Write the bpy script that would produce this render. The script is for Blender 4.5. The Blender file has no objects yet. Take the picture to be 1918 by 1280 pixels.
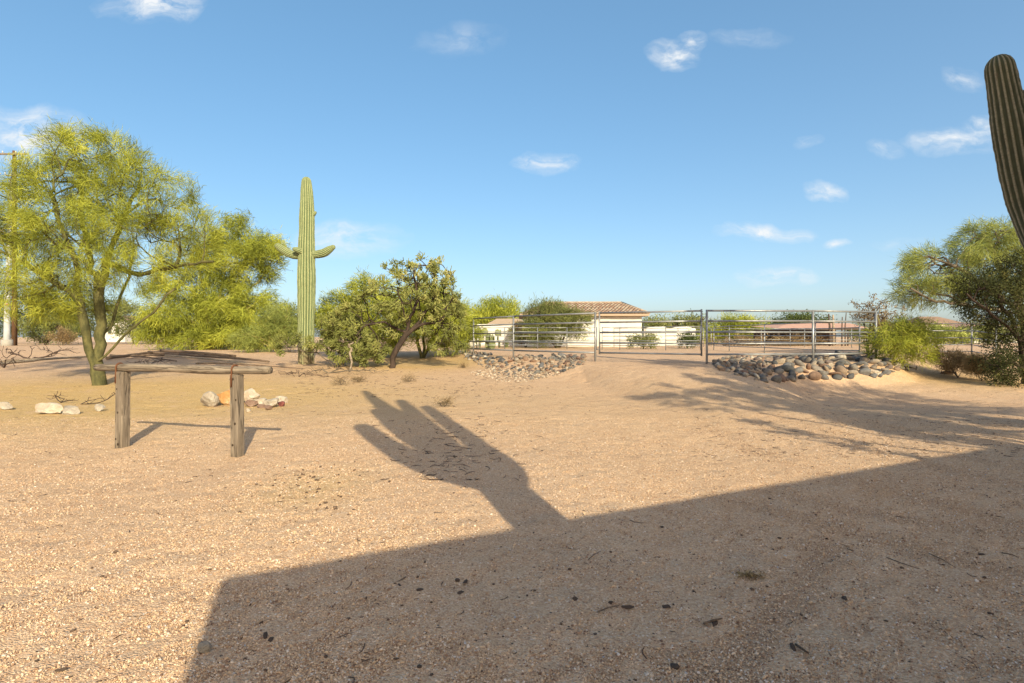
import bpy, bmesh, math, random
import numpy as np
from mathutils import Vector, Matrix

S = bpy.context.scene
C = S.collection
R = math.radians
F, CX, HY, EYE = 1066.0, 959.0, 631.0, 1.5        # focal length in photo pixels, photo centre, horizon row, eye height

# ------------------------------------------------------------------ camera, sky, sun, exposure
cam = bpy.data.cameras.new('camera')
camo = bpy.data.objects.new('camera', cam); C.objects.link(camo)
camo.location = (0, 0, EYE); camo.rotation_euler = (R(90), 0, 0)
cam.sensor_width = 36; cam.lens = 36 * F / 1918
cam.shift_y = (HY - 640) / 1918
cam.clip_start = 0.05; cam.clip_end = 5000
S.camera = camo

SUN_EL = R(27.0)
SUN_AZ = R(19.3)                                   # shadows fall this far left of straight ahead
SD = np.array([-math.sin(SUN_AZ), math.cos(SUN_AZ)])   # ground direction of the shadows
TAN = math.tan(SUN_EL)
SUN_STRENGTH, SKY_STRENGTH = 2.0, 0.15
S.view_settings.view_transform = 'Standard'
S.view_settings.look = 'None'
S.view_settings.gamma = 1
S.view_settings.use_curve_mapping = False
S.view_settings.exposure = 1.78

W = bpy.data.worlds.new('World'); S.world = W; W.use_nodes = True
nt = W.node_tree; nt.nodes.clear()
def wn(t, **k):
    n = nt.nodes.new(t)
    for a, b in k.items(): setattr(n, a, b)
    return n
wl = nt.links.new
sky = wn('ShaderNodeTexSky', sky_type='NISHITA', sun_disc=False, sun_elevation=SUN_EL, sun_rotation=math.pi - SUN_AZ)
sky.altitude = 600; sky.air_density = 0.6; sky.dust_density = 4.5; sky.ozone_density = 1.0
bg = wn('ShaderNodeBackground'); bg.inputs[1].default_value = SKY_STRENGTH
wout = wn('ShaderNodeOutputWorld')
# a few thin fair-weather clouds, fixed by direction
tc = wn('ShaderNodeTexCoord'); sx = wn('ShaderNodeSeparateXYZ'); wl(tc.outputs['Generated'], sx.inputs[0])
def wm(op, a, b=None, c=None, clamp=False):
    n = wn('ShaderNodeMath', operation=op, use_clamp=clamp)
    for i, v in enumerate((a, b, c)):
        if v is None: continue
        if isinstance(v, (int, float)): n.inputs[i].default_value = v
        else: wl(v, n.inputs[i])
    return n.outputs[0]
ay = wm('MAXIMUM', wm('ABSOLUTE', sx.outputs[1]), 0.02)
cu = wn('ShaderNodeCombineXYZ'); wl(wm('DIVIDE', sx.outputs[0], ay), cu.inputs[0]); wl(wm('DIVIDE', sx.outputs[2], ay), cu.inputs[1])
nz = wn('ShaderNodeTexNoise'); nz.inputs['Scale'].default_value = 9; nz.inputs['Detail'].default_value = 4
wl(cu.outputs[0], nz.inputs['Vector'])
off = wn('ShaderNodeVectorMath', operation='SUBTRACT'); wl(nz.outputs['Color'], off.inputs[0]); off.inputs[1].default_value = (.5, .5, .5)
sc_ = wn('ShaderNodeVectorMath', operation='MULTIPLY'); wl(off.outputs[0], sc_.inputs[0]); sc_.inputs[1].default_value = (.16, .06, 0)
wv = wn('ShaderNodeVectorMath', operation='ADD'); wl(cu.outputs[0], wv.inputs[0]); wl(sc_.outputs[0], wv.inputs[1])
clouds = [(285, 8, 110, 46, .85), (55, 250, 130, 62, .85), (1275, 100, 62, 32, .8), (1315, 78, 34, 22, .7), (1020, 302, 75, 24, .55),
          (655, 450, 120, 44, .6), (1545, 356, 60, 20, .7), (1430, 436, 95, 22, .75), (1568, 458, 48, 13, .6), (1458, 524, 85, 22, .65),
          (1775, 268, 90, 26, .65), (1825, 245, 60, 30, .65), (1800, 150, 50, 28, .4), (1650, 277, 46, 20, .32), (860, 75, 110, 34, .2),
          (1405, 70, 70, 18, .2), (1690, 455, 60, 14, .2), (1515, 268, 26, 14, .3), (1060, 296, 40, 16, .35)]
tot = None
for (px, py, hw, hh, st) in clouds:
    a = wn('ShaderNodeVectorMath', operation='SUBTRACT'); wl(wv.outputs[0], a.inputs[0])
    a.inputs[1].default_value = ((px - CX) / F, (HY - py) / F, 0)
    b = wn('ShaderNodeVectorMath', operation='MULTIPLY'); wl(a.outputs[0], b.inputs[0]); b.inputs[1].default_value = (F / hw, F / hh, 0)
    l = wn('ShaderNodeVectorMath', operation='LENGTH'); wl(b.outputs[0], l.inputs[0])
    m = wm('MULTIPLY', wm('SUBTRACT', 1.0, l.outputs['Value'], clamp=True), st * 2.3)
    tot = m if tot is None else wm('MAXIMUM', tot, m)
n2 = wn('ShaderNodeTexNoise'); n2.inputs['Scale'].default_value = 26; n2.inputs['Detail'].default_value = 7; n2.inputs['Roughness'].default_value = .62
st2 = wn('ShaderNodeVectorMath', operation='MULTIPLY'); wl(wv.outputs[0], st2.inputs[0]); st2.inputs[1].default_value = (.6, 1.3, 1)
wl(st2.outputs[0], n2.inputs['Vector'])
mr = wn('ShaderNodeMapRange', interpolation_type='SMOOTHSTEP'); wl(n2.outputs[0], mr.inputs[0]); mr.inputs[1].default_value = .28; mr.inputs[2].default_value = .80
cm = wm('MULTIPLY', tot, mr.outputs[0], clamp=True)
cmx = wn('ShaderNodeMix', data_type='RGBA'); wl(cm, cmx.inputs[0])
hs = wn('ShaderNodeHueSaturation'); hs.inputs['Saturation'].default_value = 1.63; hs.inputs['Value'].default_value = 1.0
gm = wn('ShaderNodeGamma'); gm.inputs[1].default_value = .6; wl(sky.outputs[0], gm.inputs[0])
wl(gm.outputs[0], hs.inputs['Color'])
tnt = wn('ShaderNodeMix', data_type='RGBA', blend_type='MULTIPLY'); tnt.inputs[0].default_value = 1; tnt.inputs[7].default_value = (.96, .935, .81, 1)
wl(hs.outputs[0], tnt.inputs[6]); wl(tnt.outputs[2], cmx.inputs[6]); cmx.inputs[7].default_value = (1.78, 1.85, 1.9, 1)
wl(cmx.outputs[2], bg.inputs[0]); wl(bg.outputs[0], wout.inputs[0])

sun = bpy.data.lights.new('sun', 'SUN'); sun.energy = SUN_STRENGTH; sun.angle = R(.53); sun.color = (1.0, .90, .64)
suno = bpy.data.objects.new('sun', sun); C.objects.link(suno)
suno.rotation_euler = Vector((SD[0] * math.cos(SUN_EL), SD[1] * math.cos(SUN_EL), -math.sin(SUN_EL))).to_track_quat('-Z', 'Y').to_euler()

# ------------------------------------------------------------------ terrain
def sstep(t):
    t = np.clip(t, 0, 1); return t * t * (3 - 2 * t)
_T = np.random.RandomState(3).rand(256, 256)
def vnoise(x, y):
    xi = np.floor(x).astype(int); yi = np.floor(y).astype(int); fx = sstep(x - xi); fy = sstep(y - yi)
    g = lambda i, j: _T[(xi + i) & 255, (yi + j) & 255]
    return (g(0, 0) * (1 - fx) + g(1, 0) * fx) * (1 - fy) + (g(0, 1) * (1 - fx) + g(1, 1) * fx) * fy - .5
FX = [-40, -6, -2.6, -1.74, .06, 2.87, 6.04, 9.44, 11.96, 13.5, 18, 60]
FY = [34, 31, 28.3, 25.7, 22.7, 19.6, 17.7, 17.85, 18.7, 21, 26, 34]
def terrain(x, y, fine=True):
    x = np.asarray(x, float); y = np.asarray(y, float)
    left = np.interp(y, [0, 8, 14, 18, 23, 32, 45], [0, 0, .06, .18, .38, .64, .70])
    right = np.interp(y, [0, 9, 14, 18, 24, 34, 45], [0, .02, .06, .16, .36, .62, .70])
    b = left + (right - left) * sstep((x - 4) / 6)
    yf = np.interp(x, FX, FY) - .35
    w = np.interp(x, [-6, -1, 1, 2.2, 3.6, 5.4, 6.6, 7.8, 9.5, 12, 13, 16], [3, 3.0, 3.4, 4.2, 9.5, 10, 6.0, 2.5, 1.9, 1.7, 2, 5])
    t = 1 - (yf - y) / w
    z = b + (np.maximum(.66, b) - b) * sstep(t)
    z = z - .19 * np.exp(-((x - 9.8) / 3.3) ** 2 - ((y - 13.8) / 2.1) ** 2)        # the little wash in front of the stones
    z = z + .05 * vnoise(x * .33 + 9, y * .33 + 4) * np.clip(y / 6, .15, 1)
    if fine:
        z = z + .022 * vnoise(x * 1.7, y * 1.7) + .010 * vnoise(x * 5.1 + 3, y * 5.1)
    return z
def tz(x, y): return float(terrain(x, y))
def gp(px, py, far=400):
    u, v = (px - CX) / F, (HY - py) / F
    ys = np.concatenate([np.linspace(1.2, 40, 2400), np.linspace(40, far, 1500)])
    d = EYE + v * ys - terrain(u * ys, ys)
    i = np.argmax(d < 0) if (d < 0).any() else len(ys) - 1
    y = ys[i]; return Vector((u * y, y, tz(u * y, y)))
def at(px, py, Y): return Vector(((px - CX) / F * Y, Y, EYE + (HY - py) / F * Y))
def on(px, Y):
    x = (px - CX) / F * Y; return Vector((x, Y, tz(x, Y)))

# ------------------------------------------------------------------ node helper and materials
class M_:
    def __init__(s, name):
        s.m = bpy.data.materials.new(name); s.m.use_nodes = True; s.t = s.m.node_tree; s.t.nodes.clear()
        s.out = s.n('ShaderNodeOutputMaterial')
    def n(s, t, **k):
        x = s.t.nodes.new(t)
        for a, b in k.items(): setattr(x, a, b)
        return x
    def l(s, a, b): s.t.links.new(a, b)
    def setv(s, sock, v):
        if isinstance(v, bpy.types.NodeSocket): s.l(v, sock)
        else: sock.default_value = v
    def coord(s, kind='Object', scale=(1, 1, 1)):
        tcn = s.n('ShaderNodeTexCoord'); mp = s.n('ShaderNodeMapping'); s.l(tcn.outputs[kind], mp.inputs[0]); mp.inputs['Scale'].default_value = scale
        return mp.outputs[0]
    def pos(s, scale=(1, 1, 1)):
        g = s.n('ShaderNodeNewGeometry'); mp = s.n('ShaderNodeMapping'); s.l(g.outputs['Position'], mp.inputs[0]); mp.inputs['Scale'].default_value = scale
        return mp.outputs[0]
    def noise(s, vec, scale, detail=4, rough=.5):
        x = s.n('ShaderNodeTexNoise'); s.l(vec, x.inputs['Vector']); x.inputs['Scale'].default_value = scale
        x.inputs['Detail'].default_value = detail; x.inputs['Roughness'].default_value = rough; return x.outputs[0]
    def voro(s, vec, scale, out='Distance', feature='F1'):
        x = s.n('ShaderNodeTexVoronoi', feature=feature); s.l(vec, x.inputs['Vector']); x.inputs['Scale'].default_value = scale; return x.outputs[out]
    def ramp(s, fac, stops, interp='LINEAR'):
        x = s.n('ShaderNodeValToRGB'); s.l(fac, x.inputs[0]); e = x.color_ramp.elements; x.color_ramp.interpolation = interp
        while len(e) < len(stops): e.new(.5)
        for el, (p, c) in zip(e, stops): el.position = p; el.color = tuple(c) + (1,) if len(c) == 3 else c
        return x.outputs[0]
    def rng(s, v, a, b, c=0, d=1):
        x = s.n('ShaderNodeMapRange', clamp=True); s.l(v, x.inputs[0])
        for i, q in enumerate((a, b, c, d)): x.inputs[i + 1].default_value = q
        return x.outputs[0]
    def math(s, op, a, b=0.0, clamp=False):
        x = s.n('ShaderNodeMath', operation=op, use_clamp=clamp); s.setv(x.inputs[0], a); s.setv(x.inputs[1], b); return x.outputs[0]
    def mix(s, f, a, b, mode='MIX'):
        x = s.n('ShaderNodeMix', data_type='RGBA', blend_type=mode); s.setv(x.inputs[0], f)
        for i, v in ((6, a), (7, b)):
            if isinstance(v, (tuple, list)): v = tuple(v)[:3] + (1,)
            s.setv(x.inputs[i], v)
        return x.outputs[2]
    def bump(s, h, strength=.5, dist=.02):
        x = s.n('ShaderNodeBump'); x.inputs['Strength'].default_value = strength; x.inputs['Distance'].default_value = dist; s.l(h, x.inputs['Height']); return x.outputs[0]
    def attr(s, name, typ='GEOMETRY'):
        x = s.n('ShaderNodeAttribute', attribute_name=name, attribute_type=typ); return x.outputs['Fac']
    def bsdf(s, col, rough=.9, normal=None, metal=0.0, spec=.3):
        x = s.n('ShaderNodeBsdfPrincipled')
        if isinstance(col, (tuple, list)): col = tuple(col)[:3] + (1,)
        s.setv(x.inputs['Base Color'], col); s.setv(x.inputs['Roughness'], rough); s.setv(x.inputs['Metallic'], metal)
        x.inputs['Specular IOR Level'].default_value = spec
        if normal is not None: s.l(normal, x.inputs['Normal'])
        s.l(x.outputs[0], s.out.inputs[0]); return s.m
    def leaf(s, col, trans=.35):
        d = s.n('ShaderNodeBsdfDiffuse'); t = s.n('ShaderNodeBsdfTranslucent'); mx = s.n('ShaderNodeMixShader')
        s.setv(d.inputs[0], col); s.setv(t.inputs[0], col); mx.inputs[0].default_value = trans
        s.l(d.outputs[0], mx.inputs[1]); s.l(t.outputs[0], mx.inputs[2]); s.l(mx.outputs[0], s.out.inputs[0]); return s.m

def mat_ground():
    m = M_('desert_ground'); p = m.pos()
    big = m.noise(p, .28, 4, .55); mid = m.noise(p, 1.6, 5, .6); fine = m.noise(p, 38, 4, .7)
    grain = m.voro(p, 95, 'Color'); gd = m.voro(p, 95, 'Distance'); g2 = m.voro(p, 40, 'Color'); g2d = m.voro(p, 40, 'Distance')
    sp = m.n('ShaderNodeSeparateColor'); m.l(grain, sp.inputs[0]); sp2 = m.n('ShaderNodeSeparateColor'); m.l(g2, sp2.inputs[0])
    col = m.ramp(big, [(.3, (.57, .365, .215)), (.5, (.62, .41, .25)), (.72, (.65, .45, .295))])
    col = m.mix(m.rng(mid, .35, .7), col, m.mix(1.0, col, (.86, .80, .76), 'MULTIPLY'))
    col = m.mix(m.math('MULTIPLY', m.attr('track'), m.rng(m.noise(p, 3, 4), .3, .65, .25, .8)), col, (.40, .235, .135))
    # yellow blossom litter, painted per vertex where the trees drop it
    col = m.mix(m.math('MULTIPLY', m.attr('litter'), m.rng(m.noise(p, 2.2, 6, .65), .22, .46)), col, (.52, .335, .065))
    # dark twig and dung litter
    tw = m.noise(m.pos((1, 2.2, 1)), 9, 5, .75)
    col = m.mix(m.math('MULTIPLY', m.rng(tw, .54, .68), m.math('MULTIPLY', m.rng(m.noise(p, .7, 3), .38, .6), .75)), col, (.13, .085, .05))
    # individual grains
    gcol = m.ramp(sp.outputs[0], [(0, (.20, .12, .085)), (.12, (.40, .23, .15)), (.35, (.52, .345, .22)), (.62, (.60, .40, .25)), (.85, (.64, .47, .33)), (1, (.72, .60, .48))])
    col = m.mix(m.rng(fine, .25, .75, .35, .7), col, gcol)
    drk = m.math('LESS_THAN', sp2.outputs[1], .035)
    col = m.mix(m.math('MULTIPLY', drk, m.rng(g2d, .35, .2)), col, (.10, .075, .06))
    wht = m.math('GREATER_THAN', sp2.outputs[2], .975)
    col = m.mix(m.math('MULTIPLY', wht, m.rng(g2d, .3, .2)), col, (.68, .56, .46))
    foot = m.voro(p, 3.2, 'Distance', 'SMOOTH_F1')
    h = m.math('ADD', m.math('ADD', m.math('MULTIPLY', m.rng(foot, 0, .42), 1.6), m.math('MULTIPLY', m.rng(gd, 0, .6, 1, 0), .5)), m.math('ADD', m.math('MULTIPLY', fine, .5), m.math('MULTIPLY', m.noise(p, 12, 4, .6), 1.2)))
    return m.bsdf(col, .95, m.bump(h, .7, .022), spec=.1)
def mat_pebble():
    m = M_('gravel'); oi = m.n('ShaderNodeObjectInfo')
    col = m.ramp(oi.outputs['Random'], [(0, (.14, .085, .06)), (.08, (.30, .175, .11)), (.28, (.48, .32, .20)), (.5, (.58, .40, .25)), (.72, (.61, .43, .285)), (.90, (.66, .51, .38)), (.98, (.70, .60, .52)), (1, (.36, .36, .38))])
    return m.bsdf(col, .9, spec=.2)
def mat_cobble():
    m = M_('cobble'); oi = m.n('ShaderNodeObjectInfo'); p = m.coord()
    col = m.ramp(oi.outputs['Random'], [(0, (0.060, 0.060, 0.063)), (.16, (0.129, 0.125, 0.120)), (.34, (0.206, 0.176, 0.146)), (.5, (0.275, 0.198, 0.133)), (.62, (0.215, 0.125, 0.086)), (.74, (0.146, 0.142, 0.142)), (.9, (0.344, 0.275, 0.206)), (1, (0.473, 0.413, 0.335))])
    col = m.mix(m.rng(m.noise(p, 3, 5, .65), .35, .7), col, m.mix(1.0, col, (.62, .60, .58), 'MULTIPLY'))
    return m.bsdf(col, .8, m.bump(m.noise(p, 8, 5, .6), .35, .05), spec=.25)
def mat_rock(name, a, b, c):
    m = M_(name); p = m.coord()
    col = m.ramp(m.noise(p, 3.2, 7, .68), [(.3, a), (.52, b), (.68, c)])
    col = m.mix(m.rng(m.noise(p, 11, 5, .7), .60, .72, 0, .6), col, (.20, .12, .075))
    return m.bsdf(col, .85, m.bump(m.noise(p, 7, 8, .7), .9, .12), spec=.2)
def mat_wood(name, a, b, axis=2, dark=(.08, .06, .045)):
    m = M_(name); sc = [16, 16, 16]; sc[axis] = 1.0
    p = m.coord(scale=tuple(sc)); q = m.coord()
    g = m.noise(p, 2.6, 7, .7); w = m.noise(q, 4, 4)
    col = m.mix(m.rng(g, .3, .68), a, b); col = m.mix(m.rng(w, .4, .75, 0, .5), col, m.mix(1.0, col, (.62, .58, .52), 'MULTIPLY'))
    cr = m.noise(p, 1.3, 3, .5); col = m.mix(m.rng(m.math('ABSOLUTE', m.math('SUBTRACT', cr, .5)), .03, 0), col, dark)
    return m.bsdf(col, .9, m.bump(m.math('ADD', g, m.rng(m.math('ABSOLUTE', m.math('SUBTRACT', cr, .5)), 0, .04)), .7, .012), spec=.15)
def mat_pipe():
    m = M_('galvanised_pipe'); p = m.pos()
    n = m.noise(p, 5, 5, .6)
    col = m.mix(m.rng(n, .35, .7), (.31, .315, .325), (.20, .195, .19)); col = m.mix(m.rng(m.noise(p, 14, 5, .7), .66, .76, 0, .6), col, (.20, .11, .06))
    return m.bsdf(col, m.rng(n, .3, .7, .38, .6), metal=.55, spec=.5)
def mat_plain(name, col, var=.8, scale=4, rough=.9, bump=.2, bscale=20):
    m = M_(name); p = m.coord()
    c2 = tuple(x * var for x in col)
    return m.bsdf(m.mix(m.rng(m.noise(p, scale, 6, .65), .35, .68), col, c2), rough, m.bump(m.noise(p, bscale, 5, .6), bump, .02), spec=.2)
def mat_bark(name, a, b, sc=7):
    m = M_(name); p = m.coord(scale=(1, 1, .35))
    n = m.noise(p, sc, 6, .7)
    return m.bsdf(m.mix(m.rng(n, .35, .65), a, b), .9, m.bump(n, .8, .04), spec=.15)
def mat_leaf(name, stops, trans=.35):
    m = M_(name); return m.leaf(m.ramp(m.attr('tint'), stops), trans)
def mat_saguaro(name, rib, valley, scar):
    m = M_(name); p = m.coord()
    f = m.attr('tint'); n = m.noise(p, 4, 5, .6)
    base = m.mix(m.rng(n, .35, .7), valley, tuple(x * .75 for x in valley))
    sp = m.noise(m.coord(scale=(1, 1, 1)), 30, 3, .6)
    col = m.mix(m.math('MULTIPLY', m.rng(f, .45, .95), m.rng(sp, .3, .6, .55, 1)), base, rib)
    col = m.mix(m.rng(m.noise(m.coord(scale=(3, 3, 1)), 1.6, 6, .7), .64, .72, 0, .8), col, scar)
    zc = m.n('ShaderNodeSeparateXYZ'); m.l(p, zc.inputs[0])
    col = m.mix(m.math('MULTIPLY', m.rng(zc.outputs[2], 1.3, .1), m.rng(n, .3, .6, .3, 1)), col, scar)
    return m.bsdf(col, .75, m.bump(sp, .3, .02), spec=.25)
MAT = dict(
    ground=mat_ground(), pebble=mat_pebble(), cobble=mat_cobble(), pipe=mat_pipe(),
    white_rock=mat_rock('white_quartz', (.38, .26, .17), (.53, .44, .345), (.62, .55, .465)),
    orange_rock=mat_rock('orange_quartz', (.40, .17, .05), (.52, .28, .11), (.58, .42, .25)),
    red_rock=mat_rock('red_stone', (.16, .05, .045), (.24, .08, .07), (.30, .13, .11)),
    brown_rock=mat_rock('brown_stone', (.16, .10, .08), (.25, .16, .12), (.33, .24, .18)),
    grey_rock=mat_rock('grey_stone', (.30, .23, .17), (.42, .36, .29), (.56, .49, .41)),
    post_wood=mat_wood('weathered_post', (.28, .225, .17), (.13, .10, .075)),
    beam_wood=mat_wood('weathered_beam', (.32, .255, .19), (.15, .118, .088), 0),
    pole_wood=mat_wood('creosoted_pole', (.20, .11, .055), (.11, .06, .035)),
    dead_wood=mat_wood('dead_wood', (.24, .17, .12), (.11, .075, .055), 0),
    pale_dead=mat_wood('bleached_wood', (.45, .37, .28), (.28, .21, .15), 0),
    dark_twig=mat_plain('dark_twigs', (.075, .05, .04), .7, 8),
    rust=mat_plain('rusty_iron', (.17, .07, .035), .6, 25, .8),
    clod=mat_plain('dark_clod', (.10, .068, .05), .5, 30),
    knot=mat_plain('knot_wood', (.045, .028, .018), .7, 30),
    zinc=mat_plain('zinc_pole', (.42, .43, .44), .8, 3, .5, .1),
    band=mat_plain('pink_band', (.62, .20, .16), .9, 3),
    ceramic=mat_plain('insulator_glaze', (.45, .45, .44), .9, 3, .3),
    concrete=mat_plain('concrete', (.34, .31, .27), .8, 5),
    stucco=mat_plain('white_stucco', (.63, .595, .54), .82, 1.2, .9, .2, 30),
    tan_stucco=mat_plain('tan_stucco', (.52, .42, .32), .9, 1.2, .9, .2, 30),
    fascia=mat_plain('tan_fascia', (.38, .28, .20), .9, 3),
    tile=mat_plain('clay_tile', (.33, .215, .15), .6, 3.0, .85, .3, 12),
    tile_b=mat_plain('pale_clay_tile', (.42, .32, .24), .6, 3.0, .85, .3, 12),
    pink_roof=mat_plain('pink_roof', (.50, .30, .23), .85, 2),
    dark_open=mat_plain('dark_timber_and_shade', (.09, .065, .05), .8, 4),
    glass=mat_plain('window_glass', (.05, .06, .07), .9, 2, .08, 0),
    green_bark=mat_bark('green_bark', (.15, .135, .055), (.055, .055, .025)),
    yellow_bark=mat_bark('yellow_green_bark', (.36, .30, .09), (.22, .20, .07)),
    dark_bark=mat_bark('dark_bark', (.03, .022, .018), (.075, .052, .04)),
    grey_bark=mat_bark('grey_bark', (.17, .135, .10), (.09, .07, .05)),
    pv_leaf=mat_leaf('palo_verde_leaf', [(0, (0.117, 0.132, 0.028)), (.3, (0.232, 0.258, 0.045)), (.65, (0.403, 0.422, 0.064)), (1, (0.611, 0.593, 0.102))]),
    pv_leaf_b=mat_leaf('palo_verde_leaf_dull', [(0, (0.123, 0.147, 0.039)), (.35, (0.235, 0.268, 0.072)), (.75, (0.383, 0.402, 0.111)), (1, (0.519, 0.522, 0.169))]),
    mesq_leaf=mat_leaf('mesquite_leaf', [(0, (.111, .130, .046)), (.5, (.195, .215, .072)), (1, (.338, .332, .111))]),
    dark_leaf=mat_leaf('dark_leaf', [(0, (.035, .042, .020)), (.6, (.075, .082, .034)), (.9, (.13, .125, .045)), (1, (.38, .28, .07))], .25),
    dull_leaf=mat_leaf('dark_green_leaf', [(0, (.057, .081, .029)), (.6, (.103, .132, .046)), (1, (.184, .196, .069))]),
    dry_leaf=mat_leaf('dry_leaf', [(0, (.154, .105, .055)), (.5, (.264, .182, .094)), (1, (.462, .341, .176))]),
    cholla=mat_leaf('cholla_joint', [(0, (0.096, 0.108, 0.034)), (.5, (0.198, 0.210, 0.063)), (.85, (0.324, 0.318, 0.103)), (1, (0.432, 0.368, 0.161))], .08),
    pear=mat_leaf('prickly_pear', [(0, (.14, .16, .07)), (1, (.26, .26, .12))], .05),
    saguaro=mat_saguaro('saguaro_skin', (.38, .385, .19), (.11, .145, .065), (.20, .15, .09)),
    saguaro_b=mat_saguaro('saguaro_skin_brown', (.30, .25, .16), (.075, .075, .037), (.11, .08, .05)),
    petal=mat_leaf('yellow_litter', [(0, (.40, .27, .06)), (1, (.55, .42, .12))], .1),
)

# ------------------------------------------------------------------ mesh helpers
class MB:
    def __init__(s): s.v = []; s.f = []; s.t = []; s.n = 0
    def add(s, v, f, t=None):
        v = np.asarray(v, float).reshape(-1, 3); b = s.n
        s.v.append(v); s.f += [tuple(i + b for i in q) for q in f]; s.n += len(v)
        s.t.append(np.full(len(v), .5) if t is None else np.broadcast_to(np.asarray(t, float), (len(v),)))
    def tube(s, path, rad, n=6, cap=True, ribs=0, depth=.1, ph=0.0, wob=0.0, rs=None):
        P = np.asarray([tuple(p) for p in path], float); r = np.broadcast_to(np.asarray(rad, float), (len(P),))
        T = np.gradient(P, axis=0); T /= np.linalg.norm(T, axis=1)[:, None] + 1e-9
        up = np.array([0, 1., 0]) if abs(T[0][2]) > .7 else np.array([0, 0, 1.])
        u = np.cross(T[0], up); u /= np.linalg.norm(u) + 1e-9
        a = np.arange(n) / n * 2 * np.pi + ph
        prof = np.ones(n); tint = np.full(n, .5)
        if ribs:
            k = .5 + .5 * np.cos(a * ribs); tint = k; prof = 1 - depth + depth * k ** .7
        V = []
        for i in range(len(P)):
            u = u - T[i] * u.dot(T[i]); u /= np.linalg.norm(u) + 1e-9; w = np.cross(T[i], u)
            rr = r[i] * prof
            if wob and rs is not None: rr = rr * (1 + wob * rs.uniform(-1, 1, n))
            V.append(P[i] + np.outer(np.cos(a) * rr, u) + np.outer(np.sin(a) * rr, w))
        V = np.concatenate(V); f = []
        for i in range(len(P) - 1):
            for j in range(n):
                k = (j + 1) % n; f.append((i * n + j, i * n + k, (i + 1) * n + k, (i + 1) * n + j))
        t = np.tile(tint, len(P))
        if cap:
            m = len(V); V = np.concatenate([V, P[:1], P[-1:]]); t = np.concatenate([t, [.5, .5]])
            for j in range(n):
                k = (j + 1) % n; f.append((k, j, m)); f.append(((len(P) - 1) * n + j, (len(P) - 1) * n + k, m + 1))
        s.add(V, f, t)
    def box(s, c, d, rz=0, t=None):
        x, y, z = (q / 2 for q in d)
        v = np.array([(a * x, b * y, e * z) for a in (-1, 1) for b in (-1, 1) for e in (-1, 1)])
        cz, sz = math.cos(rz), math.sin(rz)
        v = v @ np.array([[cz, sz, 0], [-sz, cz, 0], [0, 0, 1]]) + np.asarray(tuple(c))
        s.add(v, [(0, 1, 3, 2), (4, 6, 7, 5), (0, 4, 5, 1), (2, 3, 7, 6), (0, 2, 6, 4), (1, 5, 7, 3)], t)
    def mesh(s, name, smooth=True, tint=False):
        me = bpy.data.meshes.new(name); V = np.concatenate(s.v)
        me.from_pydata(V.tolist(), [], s.f)
        if tint:
            at_ = me.attributes.new('tint', 'FLOAT', 'POINT'); at_.data.foreach_set('value', np.concatenate(s.t).astype(np.float32))
        me.polygons.foreach_set('use_smooth', [smooth] * len(me.polygons)); me.update(); return me
def link(name, me, m=None, parent=None, loc=None):
    o = bpy.data.objects.new(name, me); C.objects.link(o)
    if m is not None and not me.materials: me.materials.append(m)
    if parent: o.parent = parent
    if loc is not None: o.location = loc
    return o
def build(mb, name, m, parent=None, loc=None, smooth=True, tint=False): return link(name, mb.mesh(name, smooth, tint), m, parent, loc)
def tag(o, label=None, cat=None, group=None, kind=None):
    for k, v in (('label', label), ('category', cat), ('group', group), ('kind', kind)):
        if v: o[k] = v
    return o
def thing(name, loc, label, cat, group=None, rz=0):
    o = bpy.data.objects.new(name, None); C.objects.link(o); o.location = loc; o.rotation_euler = (0, 0, rz); o.empty_display_size = .2
    return tag(o, label, cat, group)

def tri_mesh(name, V, Fc, tint=None, smooth=False):
    """Fast mesh from arrays: V (n,3), Fc (m,3)."""
    me = bpy.data.meshes.new(name); V = np.ascontiguousarray(V, np.float32); Fc = np.ascontiguousarray(Fc, np.int32)
    me.vertices.add(len(V)); me.vertices.foreach_set('co', V.ravel())
    me.loops.add(Fc.size); me.loops.foreach_set('vertex_index', Fc.ravel())
    me.polygons.add(len(Fc)); me.polygons.foreach_set('loop_start', np.arange(0, Fc.size, 3, dtype=np.int32))
    me.polygons.foreach_set('use_smooth', np.full(len(Fc), smooth))
    if tint is not None:
        a = me.attributes.new('tint', 'FLOAT', 'POINT'); a.data.foreach_set('value', np.ascontiguousarray(tint, np.float32))
    me.update(); me.validate(); return me
def unit(a): return a / (np.linalg.norm(a, axis=-1, keepdims=True) + 1e-9)

def strands(rs, B, D, L, Wd, tint, droop=.15):
    """Thin bent blades: base B, direction D, length L, width Wd -> V, F, tint."""
    N = len(B); D = unit(D); Sd = unit(np.cross(D, rs.normal(size=(N, 3)))) * Wd[:, None] * .5
    mid = B + D * (L * .55)[:, None]; D2 = unit(D + np.array([0, 0, -1.0]) * droop * rs.uniform(.2, 1.8, (N, 1)) + rs.normal(size=(N, 3)) * .12)
    tip = mid + D2 * (L * .45)[:, None]
    V = np.stack([B - Sd * .7, B + Sd * .7, mid + Sd, mid - Sd, tip], 1).reshape(-1, 3)
    i = (np.arange(N) * 5)[:, None]
    Fc = np.concatenate([i + [0, 1, 2], i + [0, 2, 3], i + [3, 2, 4]], 1).reshape(-1, 3)
    return V, Fc, np.repeat(tint, 5)
def leaves(rs, B, D, L, Wd, tint):
    """Small kite leaves: two triangles each."""
    N = len(B); D = unit(D); Sd = unit(np.cross(D, rs.normal(size=(N, 3)))) * Wd[:, None] * .5
    m = B + D * (L * .45)[:, None]; t = B + D * L[:, None]
    V = np.stack([B, m + Sd, t, m - Sd], 1).reshape(-1, 3); i = (np.arange(N) * 4)[:, None]
    return V, np.concatenate([i + [0, 1, 2], i + [0, 2, 3]], 1).reshape(-1, 3), np.repeat(tint, 4)
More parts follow.
